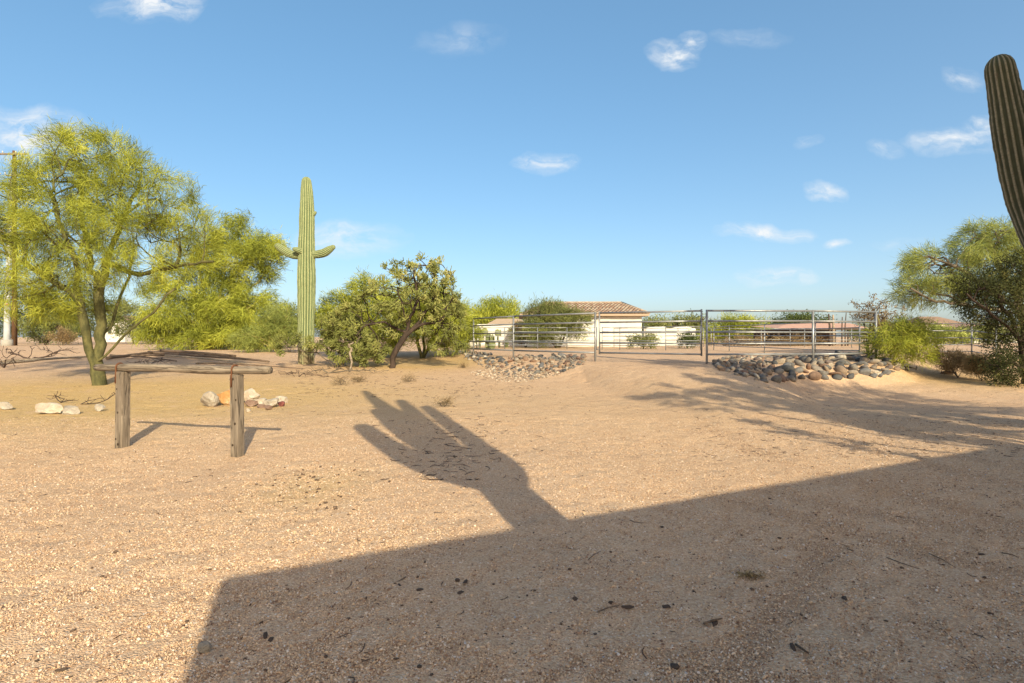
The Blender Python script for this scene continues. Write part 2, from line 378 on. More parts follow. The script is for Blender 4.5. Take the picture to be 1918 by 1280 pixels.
def joints(rs, B, D, L, Wd, tint):
    """Fat cactus joints: five-sided spindles."""
    N = len(B); D = unit(D); u = unit(np.cross(D, rs.normal(size=(N, 3)))); w = np.cross(D, u)
    V = [B]
    for f, k in ((.25, 1.0), (.8, .9)):
        for j in range(5):
            a = j / 5 * 2 * np.pi + f
            V.append(B + D * (L * f)[:, None] + (u * math.cos(a) + w * math.sin(a)) * (Wd * .5 * k)[:, None])
    V.append(B + D * L[:, None]); V = np.stack(V, 1).reshape(-1, 3); fs = []
    for j in range(5):
        k = (j + 1) % 5
        fs += [[0, 1 + k, 1 + j], [1 + j, 1 + k, 6 + k], [1 + j, 6 + k, 6 + j], [6 + j, 6 + k, 11]]
    i = (np.arange(N) * 12)[:, None]
    Fc = np.concatenate([i + f for f in fs], 1).reshape(-1, 3)
    return V, Fc, np.repeat(tint, 12)

def grow(rs, limbs, env, n, seg=.3, root_r=.15, tip_r=.004, inward=.5, wander=.08):
    """limbs: polylines from the root up; env: ellipsoids (cx,cy,cz,rx,ry,rz,weight) that fill the crown with twig ends.
    Returns tubes [(path, radii)] and twig nodes (position, direction, relative height)."""
    P = []; par = []; lends = []
    def addn(p, q): P.append(np.array(p, float)); par.append(q); return len(P) - 1
    for li, poly in enumerate(limbs):
        poly = [np.array(p, float) for p in poly]
        if li == 0: last = addn(poly[0], -1)
        else: last = int(np.argmin([np.linalg.norm(q - poly[0]) for q in P]))
        for a, b in zip([P[last]] + poly[1:], poly[1:]):
            k = max(1, int(np.linalg.norm(b - a) / seg))
            for i in range(1, k + 1):
                last = addn(a + (b - a) * i / k + (rs.normal(size=3) * wander * .35 * seg / .3 if i < k else 0), last)
        lends.append(last)
    nl = len(P)
    wts = np.array([e[6] for e in env], float); wts /= wts.sum()
    A = []
    for i in rs.choice(len(env), n, p=wts):
        e = env[i]; d = unit(rs.normal(size=3)); A.append(np.array(e[:3]) + d * np.array(e[3:6]) * rs.rand() ** inward)
    A = np.array(A); L0 = np.array(P)
    A = A[np.argsort([np.min(np.linalg.norm(L0 - a, axis=1)) for a in A])]
    Q = np.zeros((len(P) + n * 60, 3)); Q[:nl] = P; DR = np.zeros_like(Q); cnt = nl
    for i in range(1, nl): DR[i] = unit(P[i] - P[par[i]])
    par = par + [0] * (len(Q) - nl); tips = []
    lo = int(nl * .35) if len(limbs) == 1 else min(nl - 1, max(1, int(np.linalg.norm(np.array(limbs[0][-1]) - np.array(limbs[0][0])) / seg * .6)))
    for a in A:
        v = a - Q[lo:cnt]; d = np.linalg.norm(v, axis=1) + 1e-6
        cs = (v * DR[lo:cnt]).sum(1) / d
        j = lo + int(np.argmin(d * (1.5 - .6 * cs)))
        p0 = Q[j].copy(); dd = np.linalg.norm(a - p0)
        if dd < 1e-3: continue
        k = int(min(50, max(1, round(dd / seg)))); t0 = DR[j] * dd * .9; last = j
        t1 = (a - p0) * .9 + np.array([0, 0, -.15 * dd])
        for i in range(1, k + 1):
            s = i / k; h = s * s * (3 - 2 * s)
            p = p0 * (1 - h) + a * h + t0 * (s ** 3 - 2 * s * s + s) + t1 * (s ** 3 - s * s)
            if i < k: p = p + rs.normal(size=3) * wander * min(1, dd) * .5
            Q[cnt] = p; par[cnt] = last; DR[cnt] = unit(p - Q[last]); last = cnt; cnt += 1
        tips.append(last)
    Q = Q[:cnt]; par = np.array(par[:cnt]); num = np.zeros(cnt); num[tips] = 1; num[[e_ for e_ in lends]] += n * .055
    for i in range(cnt - 1, 0, -1): num[par[i]] += num[i]
    num = np.maximum(num, 1); rad = tip_r + (root_r - tip_r) * (num / num[0]) ** .55
    ch = [[] for _ in range(cnt)]
    for i in range(1, cnt): ch[par[i]].append(i)
    tubes = []; stack = [(0, -1)]
    while stack:
        i, fr = stack.pop(); path = [] if fr < 0 else [fr]; 
        while True:
            path.append(i)
            if not ch[i]: break
            mc = max(ch[i], key=lambda c: num[c])
            for c in ch[i]:
                if c != mc: stack.append((c, i))
            i = mc
        r = rad[path].copy()
        if fr >= 0: r[0] = min(r[0], r[1] * 1.35)
        tubes.append((Q[path], r))
    sel = np.where((num <= 2.5) & (np.arange(cnt) >= nl))[0]
    return tubes, Q[sel], DR[sel]
def wood_mesh(name, tubes, base, n_big=8, minr=0):
    mb = MB()
    for p, r in tubes:
        if r.max() < minr: continue
        mb.tube(p - base, r, n_big if r.max() > .05 else (5 if r.max() > .015 else 3), cap=False)
    return mb.mesh(name)
def foliage(rs, pts, dirs, count, mode, L, Wd, spread=.5, up=0.0, out_c=None, jitter=.12, droop=.2, light=.0):
    """Leaf-sized pieces along the outer twigs; tint varies from twig to twig."""
    k = rs.randint(0, len(pts), count); tw = rs.rand(len(pts))
    B = pts[k] + rs.normal(size=(count, 3)) * jitter
    D = dirs[k] + rs.normal(size=(count, 3)) * spread; D[:, 2] += up
    if out_c is not None: D = D + unit(B - np.asarray(out_c)) * .5
    ln = rs.uniform(*L, count); wd = rs.uniform(*Wd, count)
    t = np.clip(tw[k] * .55 + rs.rand(count) * .45 + light, 0, 1)
    if mode == 'strand': return strands(rs, B, D, ln, wd, t, droop)
    if mode == 'joint': return joints(rs, B, D, ln, wd, t)
    return leaves(rs, B, D, ln, wd, t)
def tree(name, seed, base, limbs, env, n, leafc, mode, L, Wd, wood, leafm, label, cat='tree', group=None, seg=.3, root_r=.15, tip_r=.004,
         crown='crown', minr=0, wander=.08, inward=.5, **kw):
    rs = np.random.RandomState(seed); base = np.array(tuple(base))
    tubes, pts, dirs = grow(rs, limbs, env, n, seg, root_r, tip_r, inward, wander)
    o = thing(name, tuple(base), label, cat, group)
    link('trunk', wood_mesh('trunk', tubes, base, minr=minr), wood, o)
    V, Fc, t = foliage(rs, pts, dirs, leafc, mode, L, Wd, **kw)
    link(crown, tri_mesh(crown, V - base, Fc, t), leafm, o)
    return o
def ico(sub):
    bm = bmesh.new(); bmesh.ops.create_icosphere(bm, subdivisions=sub, radius=1); bm.verts.ensure_lookup_table()
    V = np.array([v.co[:] for v in bm.verts]); Fc = [tuple(v.index for v in f.verts) for f in bm.faces]; bm.free(); return V, Fc
ICO1, ICO2, ICO3 = ico(1), ico(2), ico(3)
def lump(rs, src, rough=.2, flat=(1, .8, .6), facets=0):
    V, Fc = src; V = V.copy()
    for _ in range(4):
        a = unit(rs.normal(size=3)); V *= (1 + rough * np.sin(V @ a * rs.uniform(1.2, 2.6) + rs.uniform(0, 6)))[:, None]
    for _ in range(facets):                                     # flat broken faces
        a = unit(rs.normal(size=3)); d = rs.uniform(.5, .85); k = V @ a; V -= np.outer(np.maximum(k - d, 0), a)
    if facets: V += rs.normal(size=V.shape) * .018
    return V * np.array(flat), Fc

# ------------------------------------------------------------------ ground sheet
def graded(a, b, step, lo, hi, g=1.16):
    c = list(np.arange(a, b + 1e-6, step)); s = step; x = b
    while x < hi: s *= g; x += s; c.append(x)
    s = step; x = a; pre = []
    while x > lo: s *= g; x -= s; pre.append(x)
    return np.array(pre[::-1] + c)
gx = graded(-9, 13, .08, -900, 900); gy = graded(1.4, 22, .08, -300, 1500)
GX, GY = np.meshgrid(gx, gy); GZ = terrain(GX, GY)
rsg = np.random.RandomState(5)
near = (np.abs(GX) < 16) & (GY < 26) & (GY > 0)
GZ = GZ + near * rsg.normal(size=GZ.shape) * .0035
litter = (1.5 * np.exp(-((GX + 10) / 7) ** 2 - ((GY - 13.5) / 4.5) ** 2) + .9 * np.exp(-((GX + 4.5) / 2.6) ** 2 - ((GY - 23) / 3) ** 2)
          + 1.0 * np.exp(-((GX + 3.3) / 2.2) ** 2 - ((GY - 24) / 2.5) ** 2) + .55 * np.exp(-((GX + 2.0) / .55) ** 2 - ((GY - 5.7) / .8) ** 2)
          + .9 * np.exp(-((GX - 14.5) / 3) ** 2 - ((GY - 17.5) / 2.2) ** 2) + .9 * np.exp(-((GX + .5) / 5) ** 2 - ((GY - 43) / 3.0) ** 2)
          + .5 * np.exp(-((GX - 3) / 5) ** 2 - ((GY - 11) / 4) ** 2) * .35)
track = np.zeros_like(GX)
def rut(pts, w=.13, k=1.0):
    global track
    pts = np.array(pts, float); t_ = np.linspace(0, 1, 60); s_ = np.linspace(0, 1, len(pts)); X_ = np.interp(t_, s_, pts[:, 0]); Y_ = np.interp(t_, s_, pts[:, 1])
    d = np.full(GX.shape, 9.0)
    for a, b in zip(X_, Y_): d = np.minimum(d, np.hypot(GX - a, GY - b))
    track = np.maximum(track, k * np.exp(-(d / w) ** 2))
for o_ in (0, 1.45):
    rut([(4.1 + o_ * .8, 20), (3.7 + o_, 15), (3.3 + o_ * 1.05, 10), (3.2 + o_ * 1.1, 7), (4.2 + o_, 4.2), (6.5 + o_, 2.2)], .15, .8)
    rut([(4.6 + o_ * .8, 20), (4.6 + o_, 13), (4.9 + o_ * 1.05, 9), (6.0 + o_, 6.2), (8 + o_, 4.6)], .15, .7)
rut([(.85, 2.4), (1.35, 3.0), (1.9, 3.6), (2.3, 4.1)], .10, .8); rut([(1.9, 5.4), (2.6, 4.4), (3.2, 3.6), (3.6, 3.0)], .12, .7); rut([(2.4, 5.6), (3.4, 4.6), (4.6, 3.9)], .12, .7)
GZ = GZ - .016 * track
for (px_, py_, w1, w2, k_) in ((640, 704, 2.6, 1.2, .9), (430, 684, 4.0, 1.6, .8), (880, 722, 1.8, .9, .5), (700, 735, 2.2, .8, .6), (1480, 762, 3.0, .8, .5), (560, 700, 2.0, 1.0, .7), (130, 690, 3.0, 1.2, .5)):
    g_ = gp(px_, py_); track = np.maximum(track, k_ * np.exp(-((GX - g_.x) / w1) ** 2 - ((GY - g_.y) / w2) ** 2))
ny, nx = GX.shape; idx = np.arange(ny * nx).reshape(ny, nx)
q = np.stack([idx[:-1, :-1], idx[:-1, 1:], idx[1:, 1:], idx[1:, :-1]], -1).reshape(-1, 4)
me = bpy.data.meshes.new('ground'); co = np.stack([GX, GY, GZ], -1).reshape(-1, 3).astype(np.float32)
me.vertices.add(len(co)); me.vertices.foreach_set('co', co.ravel()); me.loops.add(q.size); me.loops.foreach_set('vertex_index', q.ravel().astype(np.int32))
me.polygons.add(len(q)); me.polygons.foreach_set('loop_start', np.arange(0, q.size, 4, dtype=np.int32)); me.polygons.foreach_set('use_smooth', np.ones(len(q), bool))
la = me.attributes.new('litter', 'FLOAT', 'POINT'); la.data.foreach_set('value', np.clip(litter, 0, 1).ravel().astype(np.float32)); la = me.attributes.new('track', 'FLOAT', 'POINT'); la.data.foreach_set('value', np.clip(track, 0, 1).ravel().astype(np.float32)); me.update()
tag(link('ground', me, MAT['ground']), kind='structure')

# ------------------------------------------------------------------ houses and garden walls
def ray_back(px, py, h):
    """Point at height h whose shadow falls on the ground seen at (px,py)."""
    g = gp(px, py); t = (h - g.z) / TAN; return Vector((g.x - SD[0] * t, g.y - SD[1] * t, h))
# unseen building known by its shadow; open-sided form invented to admit light
EAVE = 3.0
c0 = ray_back(415, 1085, EAVE); c1 = ray_back(1782, 852, EAVE)
e = Vector((c1.x - c0.x, c1.y - c0.y, 0)); elen = e.length + 1.6; e.normalize(); nrm = Vector((-e.y, e.x, 0)) * -1    # nrm points away from the yard
back = Vector((.33, -.945, 0)).normalized()
h0 = thing('unseen_open_roof', (c0.x, c0.y, 0), 'unseen building behind the camera with made-up open sides to let light in, whose flat roof throws the big foreground shadow', 'carport')
def quad_prism(pts, z0, z1):
    mb = MB(); n = len(pts); v = [(p[0], p[1], z0) for p in pts] + [(p[0], p[1], z1) for p in pts]
    mb.add(v, [tuple(range(n))[::-1], tuple(range(n, 2 * n))] + [(i, (i + 1) % n, n + (i + 1) % n, n + i) for i in range(n)]); return mb
A0 = Vector((0, 0, 0)); A1 = e * elen; dep = 7.0
pr = [A0, A1, A1 + back * dep, A0 + back * dep]
build(quad_prism(pr, EAVE - .18, EAVE), 'roof', MAT['stucco'], h0, smooth=False)
for u_ in (.04, .5, .96):
    for w_ in (.05, .95):
        c_ = A1 * u_ + back * dep * w_; build(quad_prism([c_ + Vector(q_) for q_ in ((-.08, -.08, 0), (.08, -.08, 0), (.08, .08, 0), (-.08, .08, 0))], -.2, EAVE - .18), 'post', MAT['post_wood'], h0, smooth=False)

# far white house with the tile roof
HD = 46.0; sc = HD / F
def X(px, Y): return (px - CX) / F * Y
hx0, hx1 = X(985, HD), X(1202, HD); hz = tz(X(1100, HD), HD)
h1 = thing('white_house', ((hx0 + hx1) / 2, HD, hz), 'white stucco house with a brown tile hip roof beyond the gate', 'house')
hw = (hx1 - hx0) / 2
mb = MB(); mb.box((0, 3.5, 1.25), (2 * hw, 7, 2.7)); build(mb, 'wall', MAT['stucco'], h1, smooth=False)
ez, rz_, ov = 2.62, 3.72, .5; rx0, rx1 = X(1025, HD) - (hx0 + hx1) / 2, X(1170, HD + 2) - (hx0 + hx1) / 2
mb = MB(); mb.box((0, 3.5, ez - .09), (2 * hw + 2 * ov, 7 + 2 * ov, .16)); build(mb, 'fascia', MAT['fascia'], h1, smooth=False)
ex = hw + ov; y0, y1 = -ov, 7 + ov; ry = 3.5
roof = MB(); roof.add([(-ex, y0, ez), (ex, y0, ez), (ex, y1, ez), (-ex, y1, ez), (rx0, ry, rz_), (rx1, ry, rz_)],
                      [(0, 1, 5, 4), (1, 2, 5), (2, 3, 4, 5), (3, 0, 4)]); ro = build(roof, 'roof', MAT['tile'], h1, smooth=False)
rs = np.random.RandomState(8)                                    # barrel tile courses on the two slopes in view
tm = MB(); tm.tube([(0, 0, 0), (0, .36, 0)], [.13, .105], 6); tmesh = [tm.mesh('roof_tile'), tm.mesh('roof_tile')]
tmesh[0].materials.append(MAT['tile']); tmesh[1].materials.append(MAT['tile_b'])
rows = 11; slope = math.atan2(rz_ - ez, ry - y0)
for r_ in range(rows):
    f = (r_ + .02) / rows; xa = -ex + (rx0 + ex) * f; xb = ex + (rx1 - ex) * f; nn = int((xb - xa) / .30)
    for i in range(nn):
        px_ = xa + (i + .5) * (xb - xa) / nn
        if px_ < -1.4: continue
        o = link('roof_tile', tmesh[rs.rand() < .45], None, ro, (px_, y0 + (ry - y0) * f, ez + (rz_ - ez) * f + .04)); o.rotation_euler = (slope, 0, rs.normal() * .03); o.scale = (1, 1.1, .42)
mb = MB(); mb.tube([(rx0, ry, rz_ + .03), (rx1, ry, rz_ + .03)], .11, 6); mb.tube([(rx1, ry, rz_ + .03), (ex, y0, ez + .05)], .1, 6); build(mb, 'ridge_cap', MAT['tile_b'], h1)
mb = MB(); mb.box((X(1131, HD) - (hx0 + hx1) / 2, -.015, 2.2), (.9, .04, .3)); build(mb, 'window', MAT['stucco'], h1, smooth=False)

def wall(pxs, Y, z1, label, m, th=.25, name='garden_wall', curve=0.0):
    x0, x1 = X(pxs[0], Y), X(pxs[1], Y); xc = (x0 + x1) / 2; g = tz(xc, Y)
    o = thing(name, (xc, Y, g), label, 'wall'); mb = MB(); n = 14
    xs = np.linspace(x0 - xc, x1 - xc, n); top = z1 - g + curve * (np.abs(np.sin(np.linspace(0, 2 * np.pi, n))) - .5)
    v = []; f = []
    for x_, t_ in zip(xs, top): v += [(x_, -th / 2, -.2), (x_, th / 2, -.2), (x_, th / 2, t_), (x_, -th / 2, t_)]
    for i in range(n - 1):
        for j in range(4): k = (j + 1) % 4; f.append((i * 4 + j, i * 4 + k, i * 4 + 4 + k, i * 4 + 4 + j))
    f += [(0, 1, 2, 3), tuple(4 * n - 4 + q for q in (3, 2, 1, 0))]; mb.add(v, f); build(mb, 'wall_panel', m, o, smooth=False)
    cp = MB(); cp.tube([(x_, 0, t_ + .02) for x_, t_ in zip(xs, top)], th * .62, 6); build(cp, 'coping', m, o); return o
wall((866, 975), 50, 2.45, 'plain white garden wall left of the tile roofed house behind the round pen', MAT['stucco'])
wall((1206, 1302), 50, 2.15, 'white garden wall with wavy top right of the tile roofed house', MAT['stucco'], curve=.2)
# low grey roofed shed peeking over the left garden wall
sx0, sx1 = X(918, 54), X(985, 54); sh = thing('garden_shed', ((sx0 + sx1) / 2, 54, tz(sx0, 54)), 'low shed with tan roof peeking over the white garden wall', 'shed'); wq = (sx1 - sx0) / 2
mb = MB(); mb.box((0, 1, 1.0), (2 * wq, 2, 2.0)); build(mb, 'wall', MAT['stucco'], sh, smooth=False)
mb = MB(); mb.add([(-wq - .3, -.3, 2.0), (wq + .3, -.3, 2.0), (wq + .3, 2.3, 2.0), (-wq - .3, 2.3, 2.0), (-wq + .6, 1, 2.55), (wq - .6, 1, 2.55)], [(0, 1, 5, 4), (1, 2, 5), (2, 3, 4, 5), (3, 0, 4), (3, 2, 1, 0)]); build(mb, 'roof', MAT['fascia'], sh, smooth=False)
# ramada with the pink roof
RD = 52.0; rx = X(1525, RD); g = tz(rx, RD)
ra = thing('ramada', (rx, RD, g), 'low open ramada with a pinkish roof and dark shade behind the pens', 'ramada'); hw_ = X(1610, RD) - rx
mb = MB(); mb.add([(-hw_, -1.5, 1.55), (hw_, -1.5, 1.55), (hw_, 4, 1.8), (-hw_, 4, 1.8), (-hw_ + 2.4, 1.2, 2.05), (hw_ - .2, 1.2, 2.05)], [(0, 1, 5, 4), (1, 2, 5), (2, 3, 4, 5), (3, 0, 4), (3, 2, 1, 0)]); build(mb, 'roof', MAT['pink_roof'], ra, smooth=False)
mb = MB(); mb.box((0, -1.52, 1.47), (2 * hw_, .08, .14)); build(mb, 'fascia', MAT['dark_open'], ra, smooth=False)
mb = MB(); mb.box((0, 3.6, .7), (2 * hw_ - .3, .15, 1.5)); build(mb, 'shade_panel', MAT['dark_open'], ra, smooth=False)  # dark panel standing in for the shade under the open roof
for q in np.linspace(-hw_ + .3, hw_ - .3, 6):
    mb = MB(); mb.tube([(q, -1.3, -.1), (q, -1.3, 1.55)], .07, 6); build(mb, 'post', MAT['dark_open'], ra)
for i, (px, y0_, w_) in enumerate(((1554, 588, .10), (1561, 590, .12), (1577, 594, .07), (1583, 586, .06))):
    Y = 48; b = on(px, Y); t_ = at(px, y0_, Y)
    mb = MB(); mb.tube([(0, 0, -.2), (0, 0, (t_.z - b.z) * .6), ((i - 1.5) * .06, 0, t_.z - b.z)], [w_, w_ * .9, w_ * .6], 6)
    o = thing('gate_timber', b, ['forked dark timber post left of the four by the ramada', 'thick tan timber post standing over the pink ramada roof', 'thin leaning timber post by the ramada', 'thinnest dark timber post right end by the ramada'][i], 'post', 'timber posts by the ramada'); build(mb, 'post', MAT['dark_open'] if i != 1 else MAT['pale_dead'], o)
# distant houses
def far_house(px0, px1, ytop, yeave, Y, label, wallm, roofm):
    x0, x1 = X(px0, Y), X(px1, Y); xc = (x0 + x1) / 2; g = tz(xc, Y); o = thing('far_house', (xc, Y, g), label, 'house')
    ze, zr = at(0, yeave, Y).z - g, at(0, ytop, Y).z - g; w = (x1 - x0) / 2
    mb = MB(); mb.box((0, 3, ze / 2 - .1), (2 * w, 6, ze + .2)); build(mb, 'wall', wallm, o, smooth=False)
    mb = MB(); mb.add([(-w - .4, -.4, ze), (w + .4, -.4, ze), (w + .4, 6.4, ze), (-w - .4, 6.4, ze), (-w + 1, 3, zr), (w - 1, 3, zr)], [(0, 1, 5, 4), (1, 2, 5), (2, 3, 4, 5), (3, 0, 4), (3, 2, 1, 0)]); build(mb, 'roof', roofm, o, smooth=False)
    for k in (-.5, .3):
        mb = MB(); mb.box((w * k, -.02, ze * .55), (w * .35, .06, ze * .4)); f = build(mb, 'window', MAT['fascia'], o, smooth=False)
        mb = MB(); mb.box((w * k, -.06, ze * .55), (w * .28, .04, ze * .32)); build(mb, 'pane', MAT['glass'], f, smooth=False)
    return o
far_house(196, 234, 590, 600, 85, 'small white house glimpsed between the trunks of the large palo verde', MAT['stucco'], MAT['tile'])
far_house(1735, 1800, 592, 606, 80, 'distant tan house with a tile roof under the right hand tree', MAT['tan_stucco'], MAT['tile'])
far_house(1825, 1905, 604, 612, 70, 'pale low house far behind the pipe rail fence at right', MAT['stucco'], MAT['pink_roof'])

# ------------------------------------------------------------------ pipe fences and gate
def pipe(name, a, b, r, parent, base, n=8):
    mb = MB(); mb.tube([Vector(a) - base, Vector(b) - base], r, n); return build(mb, name, MAT['pipe'], parent)
RAILS = (1.69, 1.37, 1.02, .665, .33)
def fence(pts, label, rails=RAILS, r=.03, pr_=.036, name='pipe_fence', first=True, last=True, group=None, capz=.03):
    base = pts[0].copy(); o = thing(name, base, label, 'fence', group)
    for i, p in enumerate(pts):
        if (i == 0 and not first) or (i == len(pts) - 1 and not last): continue
        pipe('post', p - Vector((0, 0, .3)), p + Vector((0, 0, rails[0] + capz)), pr_, o, base)
    for a, b in zip(pts, pts[1:]):
        for h in rails:
            d = (b - a); d.z = 0; d.normalize(); d = d * pr_ * .9
            pipe('rail', a + Vector((0, 0, h)) + d, b + Vector((0, 0, h)) - d, r, o, base)
    return o
PZ = .62
def fp(x, y, z=PZ): return Vector((x, y, z))
L = [fp(-2.35, 28.6), fp(-1.74, 25.7), fp(.06, 22.7), fp(2.87, 19.6)]
fence(L, 'galvanised five rail pipe fence curving left from the gate above the pale cobbles')
Rr = [fp(6.06, 17.7), fp(9.44, 17.85), fp(11.96, 18.7), fp(13.6, 21.3)]
fence(Rr, 'galvanised five rail pipe fence right of the gate above the large boulders')
ga, gb = fp(3.0, 19.52), fp(5.92, 17.78)
gt = thing('pipe_gate', ga, 'closed galvanised pipe gate across the dirt drive', 'gate')
gd_ = (gb - ga); gd_.z = 0; gl = gd_.length; gd_.normalize()
for nm, k in (('stile', .0), ('stile', gl)):
    p = ga + gd_ * k; pipe(nm, p + Vector((0, 0, .28)), p + Vector((0, 0, 1.74)), .028, gt, ga)
for h in RAILS: pipe('rail', ga + gd_ * .025 + Vector((0, 0, h)), gb - gd_ * .025 + Vector((0, 0, h)), .028, gt, ga)
for h in (.45, 1.5): pipe('hinge', ga + Vector((0, 0, h)) - gd_ * .02, ga + Vector((0, 0, h)) - gd_ * .11, .018, gt, ga)
mb = MB(); mb.tube([gd_ * gl + Vector((0, 0, 1.48)), gd_ * (gl + .07) + Vector((-.03, -.04, 1.40)), gd_ * (gl + .15) + Vector((0, 0, 1.5))], .012, 5); build(mb, 'latch_chain', MAT['rust'], gt)
pen_rails = (1.45, 1.18, .88, .58, .28)
def pen(ps, label, rails=pen_rails, r=.022): return fence([on(px, Y) for px, Y in ps], label, rails, r, .028, name='pen_fence', group='pipe fences of the pens behind')
pen([(873, 30), (897, 38.5), (945, 38.5), (1007, 38.5), (1062, 38), (1118, 37)], 'thin pipe fence of the round pen behind the left fence')
pen([(1128, 37), (1161, 37), (1247, 35), (1312, 34.5)], 'thin pipe fence behind the closed gate')
pen([(1337, 36), (1366, 33), (1432, 29), (1527, 24.5), (1610, 22.3)], 'thin pipe fence slanting behind the right fence')
pen([(1332, 46), (1426, 45), (1480, 45), (1507, 44), (1595, 42), (1660, 42)], 'farthest thin pipe fence below the pink ramada roof')
pen([(1150, 44), (1210, 44), (1270, 44), (1318, 44)], 'farthest thin pipe fence before the wavy white wall')
fence([on(1640, 26.5), on(1713, 26), on(1820, 26), on(1866, 24), on(1925, 23)], 'dark pipe rail fence running behind the dark leafed tree', (1.42, 1.1, .78, .46, .16), .022, .03, name='pen_fence')

# ------------------------------------------------------------------ cobble banks
rs = np.random.RandomState(21)
CM = []
for i in range(14):
    V, Fc = lump(rs, ICO2, .12, (1, rs.uniform(.6, .95), rs.uniform(.42, .75)), facets=(0, 3, 6)[i % 3])
    mb = MB(); mb.add(V, Fc); me_ = mb.mesh('stone'); me_.materials.append(MAT['cobble']); CM.append(me_)
def bank(name, label, spots):
    b = Vector(spots[0][:3]); o = thing(name, b, label, 'stone bank')
    for (x, y, z, r) in spots:
        s = link('stone', CM[rs.randint(len(CM))], None, o, (x - b.x, y - b.y, z - b.z))
        s.scale = (r * rs.uniform(.9, 1.35), r * rs.uniform(.85, 1.1), r * rs.uniform(.9, 1.1)); s.rotation_euler = (rs.normal() * .35, rs.normal() * .35, rs.rand() * 6.28)
    return o
def fill(poly_top, poly_bot, sizes, n, lift=.45, tries=16000):
    """Stones on the slope between two photo-pixel lines, largest first, none closer than their size allows."""
    got = []; tx = [p[0] for p in poly_top]
    for k in range(tries):
        if len(got) >= n: break
        px = rs.uniform(tx[0], tx[-1]); a = np.interp(px, *zip(*poly_top)); bb = np.interp(px, *zip(*poly_bot)); py = rs.uniform(a, bb)
        g = gp(px, py, 60); f = (py - a) / max(1, bb - a); r = sizes(px, f) * rs.uniform(.65, 1.25)
        if all((g.x - h[0]) ** 2 + ((g.y - h[1]) * .8) ** 2 > (.66 * (r + h[3])) ** 2 for h in got): got.append((g.x, g.y, g.z + r * lift * .45, r))
    return got
ls = fill([(868, 655), (890, 662), (930, 667), (1000, 669), (1060, 668), (1095, 670)], [(868, 672), (890, 680), (930, 702), (1000, 712), (1060, 697), (1095, 682)],
          lambda px, f: .14 - .078 * f, 274)
ls += [(x + rs.normal() * .06, y + .1, z + r * .5, r * .8) for (x, y, z, r) in ls if rs.rand() < .1][:28]
bank('cobble_bank', 'long bank of small pale river cobbles below the left pipe fence', ls)
rt = fill([(1338, 676), (1380, 668), (1450, 668), (1520, 668), (1600, 668), (1645, 672), (1690, 680)], [(1338, 690), (1380, 703), (1440, 719), (1500, 712), (1570, 710), (1640, 707), (1690, 692)],
          lambda px, f: .10 if px < 1440 else (.185 if px < 1630 else .13), 270)
rt += [(x + rs.normal() * .05, y + .12, z + r * .55, r * .9) for (x, y, z, r) in rt if rs.rand() < .15]
bank('boulder_bank', 'bank of larger grey and tan boulders below the right pipe fence', rt)
# fine pale gravel at the foot of the left bank
mb = MB()
for k in range(900):
    px, py = rs.uniform(880, 1050), rs.uniform(690, 716)
    if abs(px - 965) / 85 + abs(py - 700) / 18 > 1.15: continue
    g = gp(px, py, 60); V, Fc = ICO1; r = rs.uniform(.015, .042); mb.add(V * r * np.array([1, .9, .6]) * rs.uniform(.7, 1.3, 3) + np.array(g) + (0, 0, r * .3), Fc, rs.rand())
mg = M_('pale_gravel'); mgm = mg.bsdf(mg.ramp(mg.attr('tint'), [(0, (.15, .11, .085)), (.5, (.33, .25, .18)), (1, (.54, .45, .35))]), .9)
tag(build(mb, 'gravel', mgm, tint=True), kind='stuff', label='pale fine gravel spilled below the small cobbles', cat='gravel')

# ------------------------------------------------------------------ hitching rail
fl, fr_ = gp(228, 838), gp(445, 855)
bd = Vector((fr_.x - fl.x, fr_.y - fl.y, 0)).normalized(); ang = math.atan2(bd.y, bd.x)
hr = thing('hitching_rail', fl, 'weathered wooden hitching rail with two square posts and a long beam', 'hitching rail', rz=ang)
span = (fr_ - fl).length
rs = np.random.RandomState(2)
def post_mesh(w, h, lean):
    bm = bmesh.new(); bmesh.ops.create_cube(bm, size=1)
    for v in bm.verts:
        k = v.co.z + .5; v.co = Vector((v.co.x * w + lean * k, v.co.y * w, k * (h + .3) - .3))
    bmesh.ops.bevel(bm, geom=bm.edges[:], offset=.008, segments=1, affect='EDGES')
    bmesh.ops.subdivide_edges(bm, edges=[e_ for e_ in bm.edges if abs((e_.verts[0].co - e_.verts[1].co).z) > .5], cuts=14)
    for v in bm.verts: v.co.x += .003 * math.sin(v.co.z * 5 + w * 50)
    me_ = bpy.data.meshes.new('post'); bm.to_mesh(me_); bm.free(); return me_
BZ = 1.035
knots = [[(-.005, .48, .014), (-.03, .12, .013), (-.035, .80, .010), (.01, .05, .018)], [(-.01, .98, .014), (.035, .72, .013), (.02, .42, .016), (-.02, .15, .014)]]
for i, (px_, w_, ln_) in enumerate(((0, .128, .03), (span, .120, -.01))):
    p = link('post', post_mesh(w_, BZ, ln_), MAT['post_wood'], hr, (px_, 0, (0 if i == 0 else fr_.z - fl.z)))
    for (kx, kz, kr) in knots[i]:
        mb = MB(); V, Fc = ICO1; mb.add(V * np.array([kr, .006, kr * 1.25]) + np.array([kx + ln_ * kz, -w_ / 2 - .0015, kz]), Fc); build(mb, 'knot', MAT['knot'], p)
mb = MB(); n_ = 40; xs = np.linspace(-.47, span + .50, n_)
path = [(x_, 0, BZ + .053 + .006 * math.sin(x_ * 3)) for x_ in xs]
mb.tube(path, [.053 + .004 * math.sin(x_ * 5.3) + (.0 if 0 < i_ < n_ - 1 else -.008) for i_, x_ in enumerate(xs)], 14, wob=.03, rs=rs); bo = build(mb, 'beam', MAT['beam_wood'], hr)
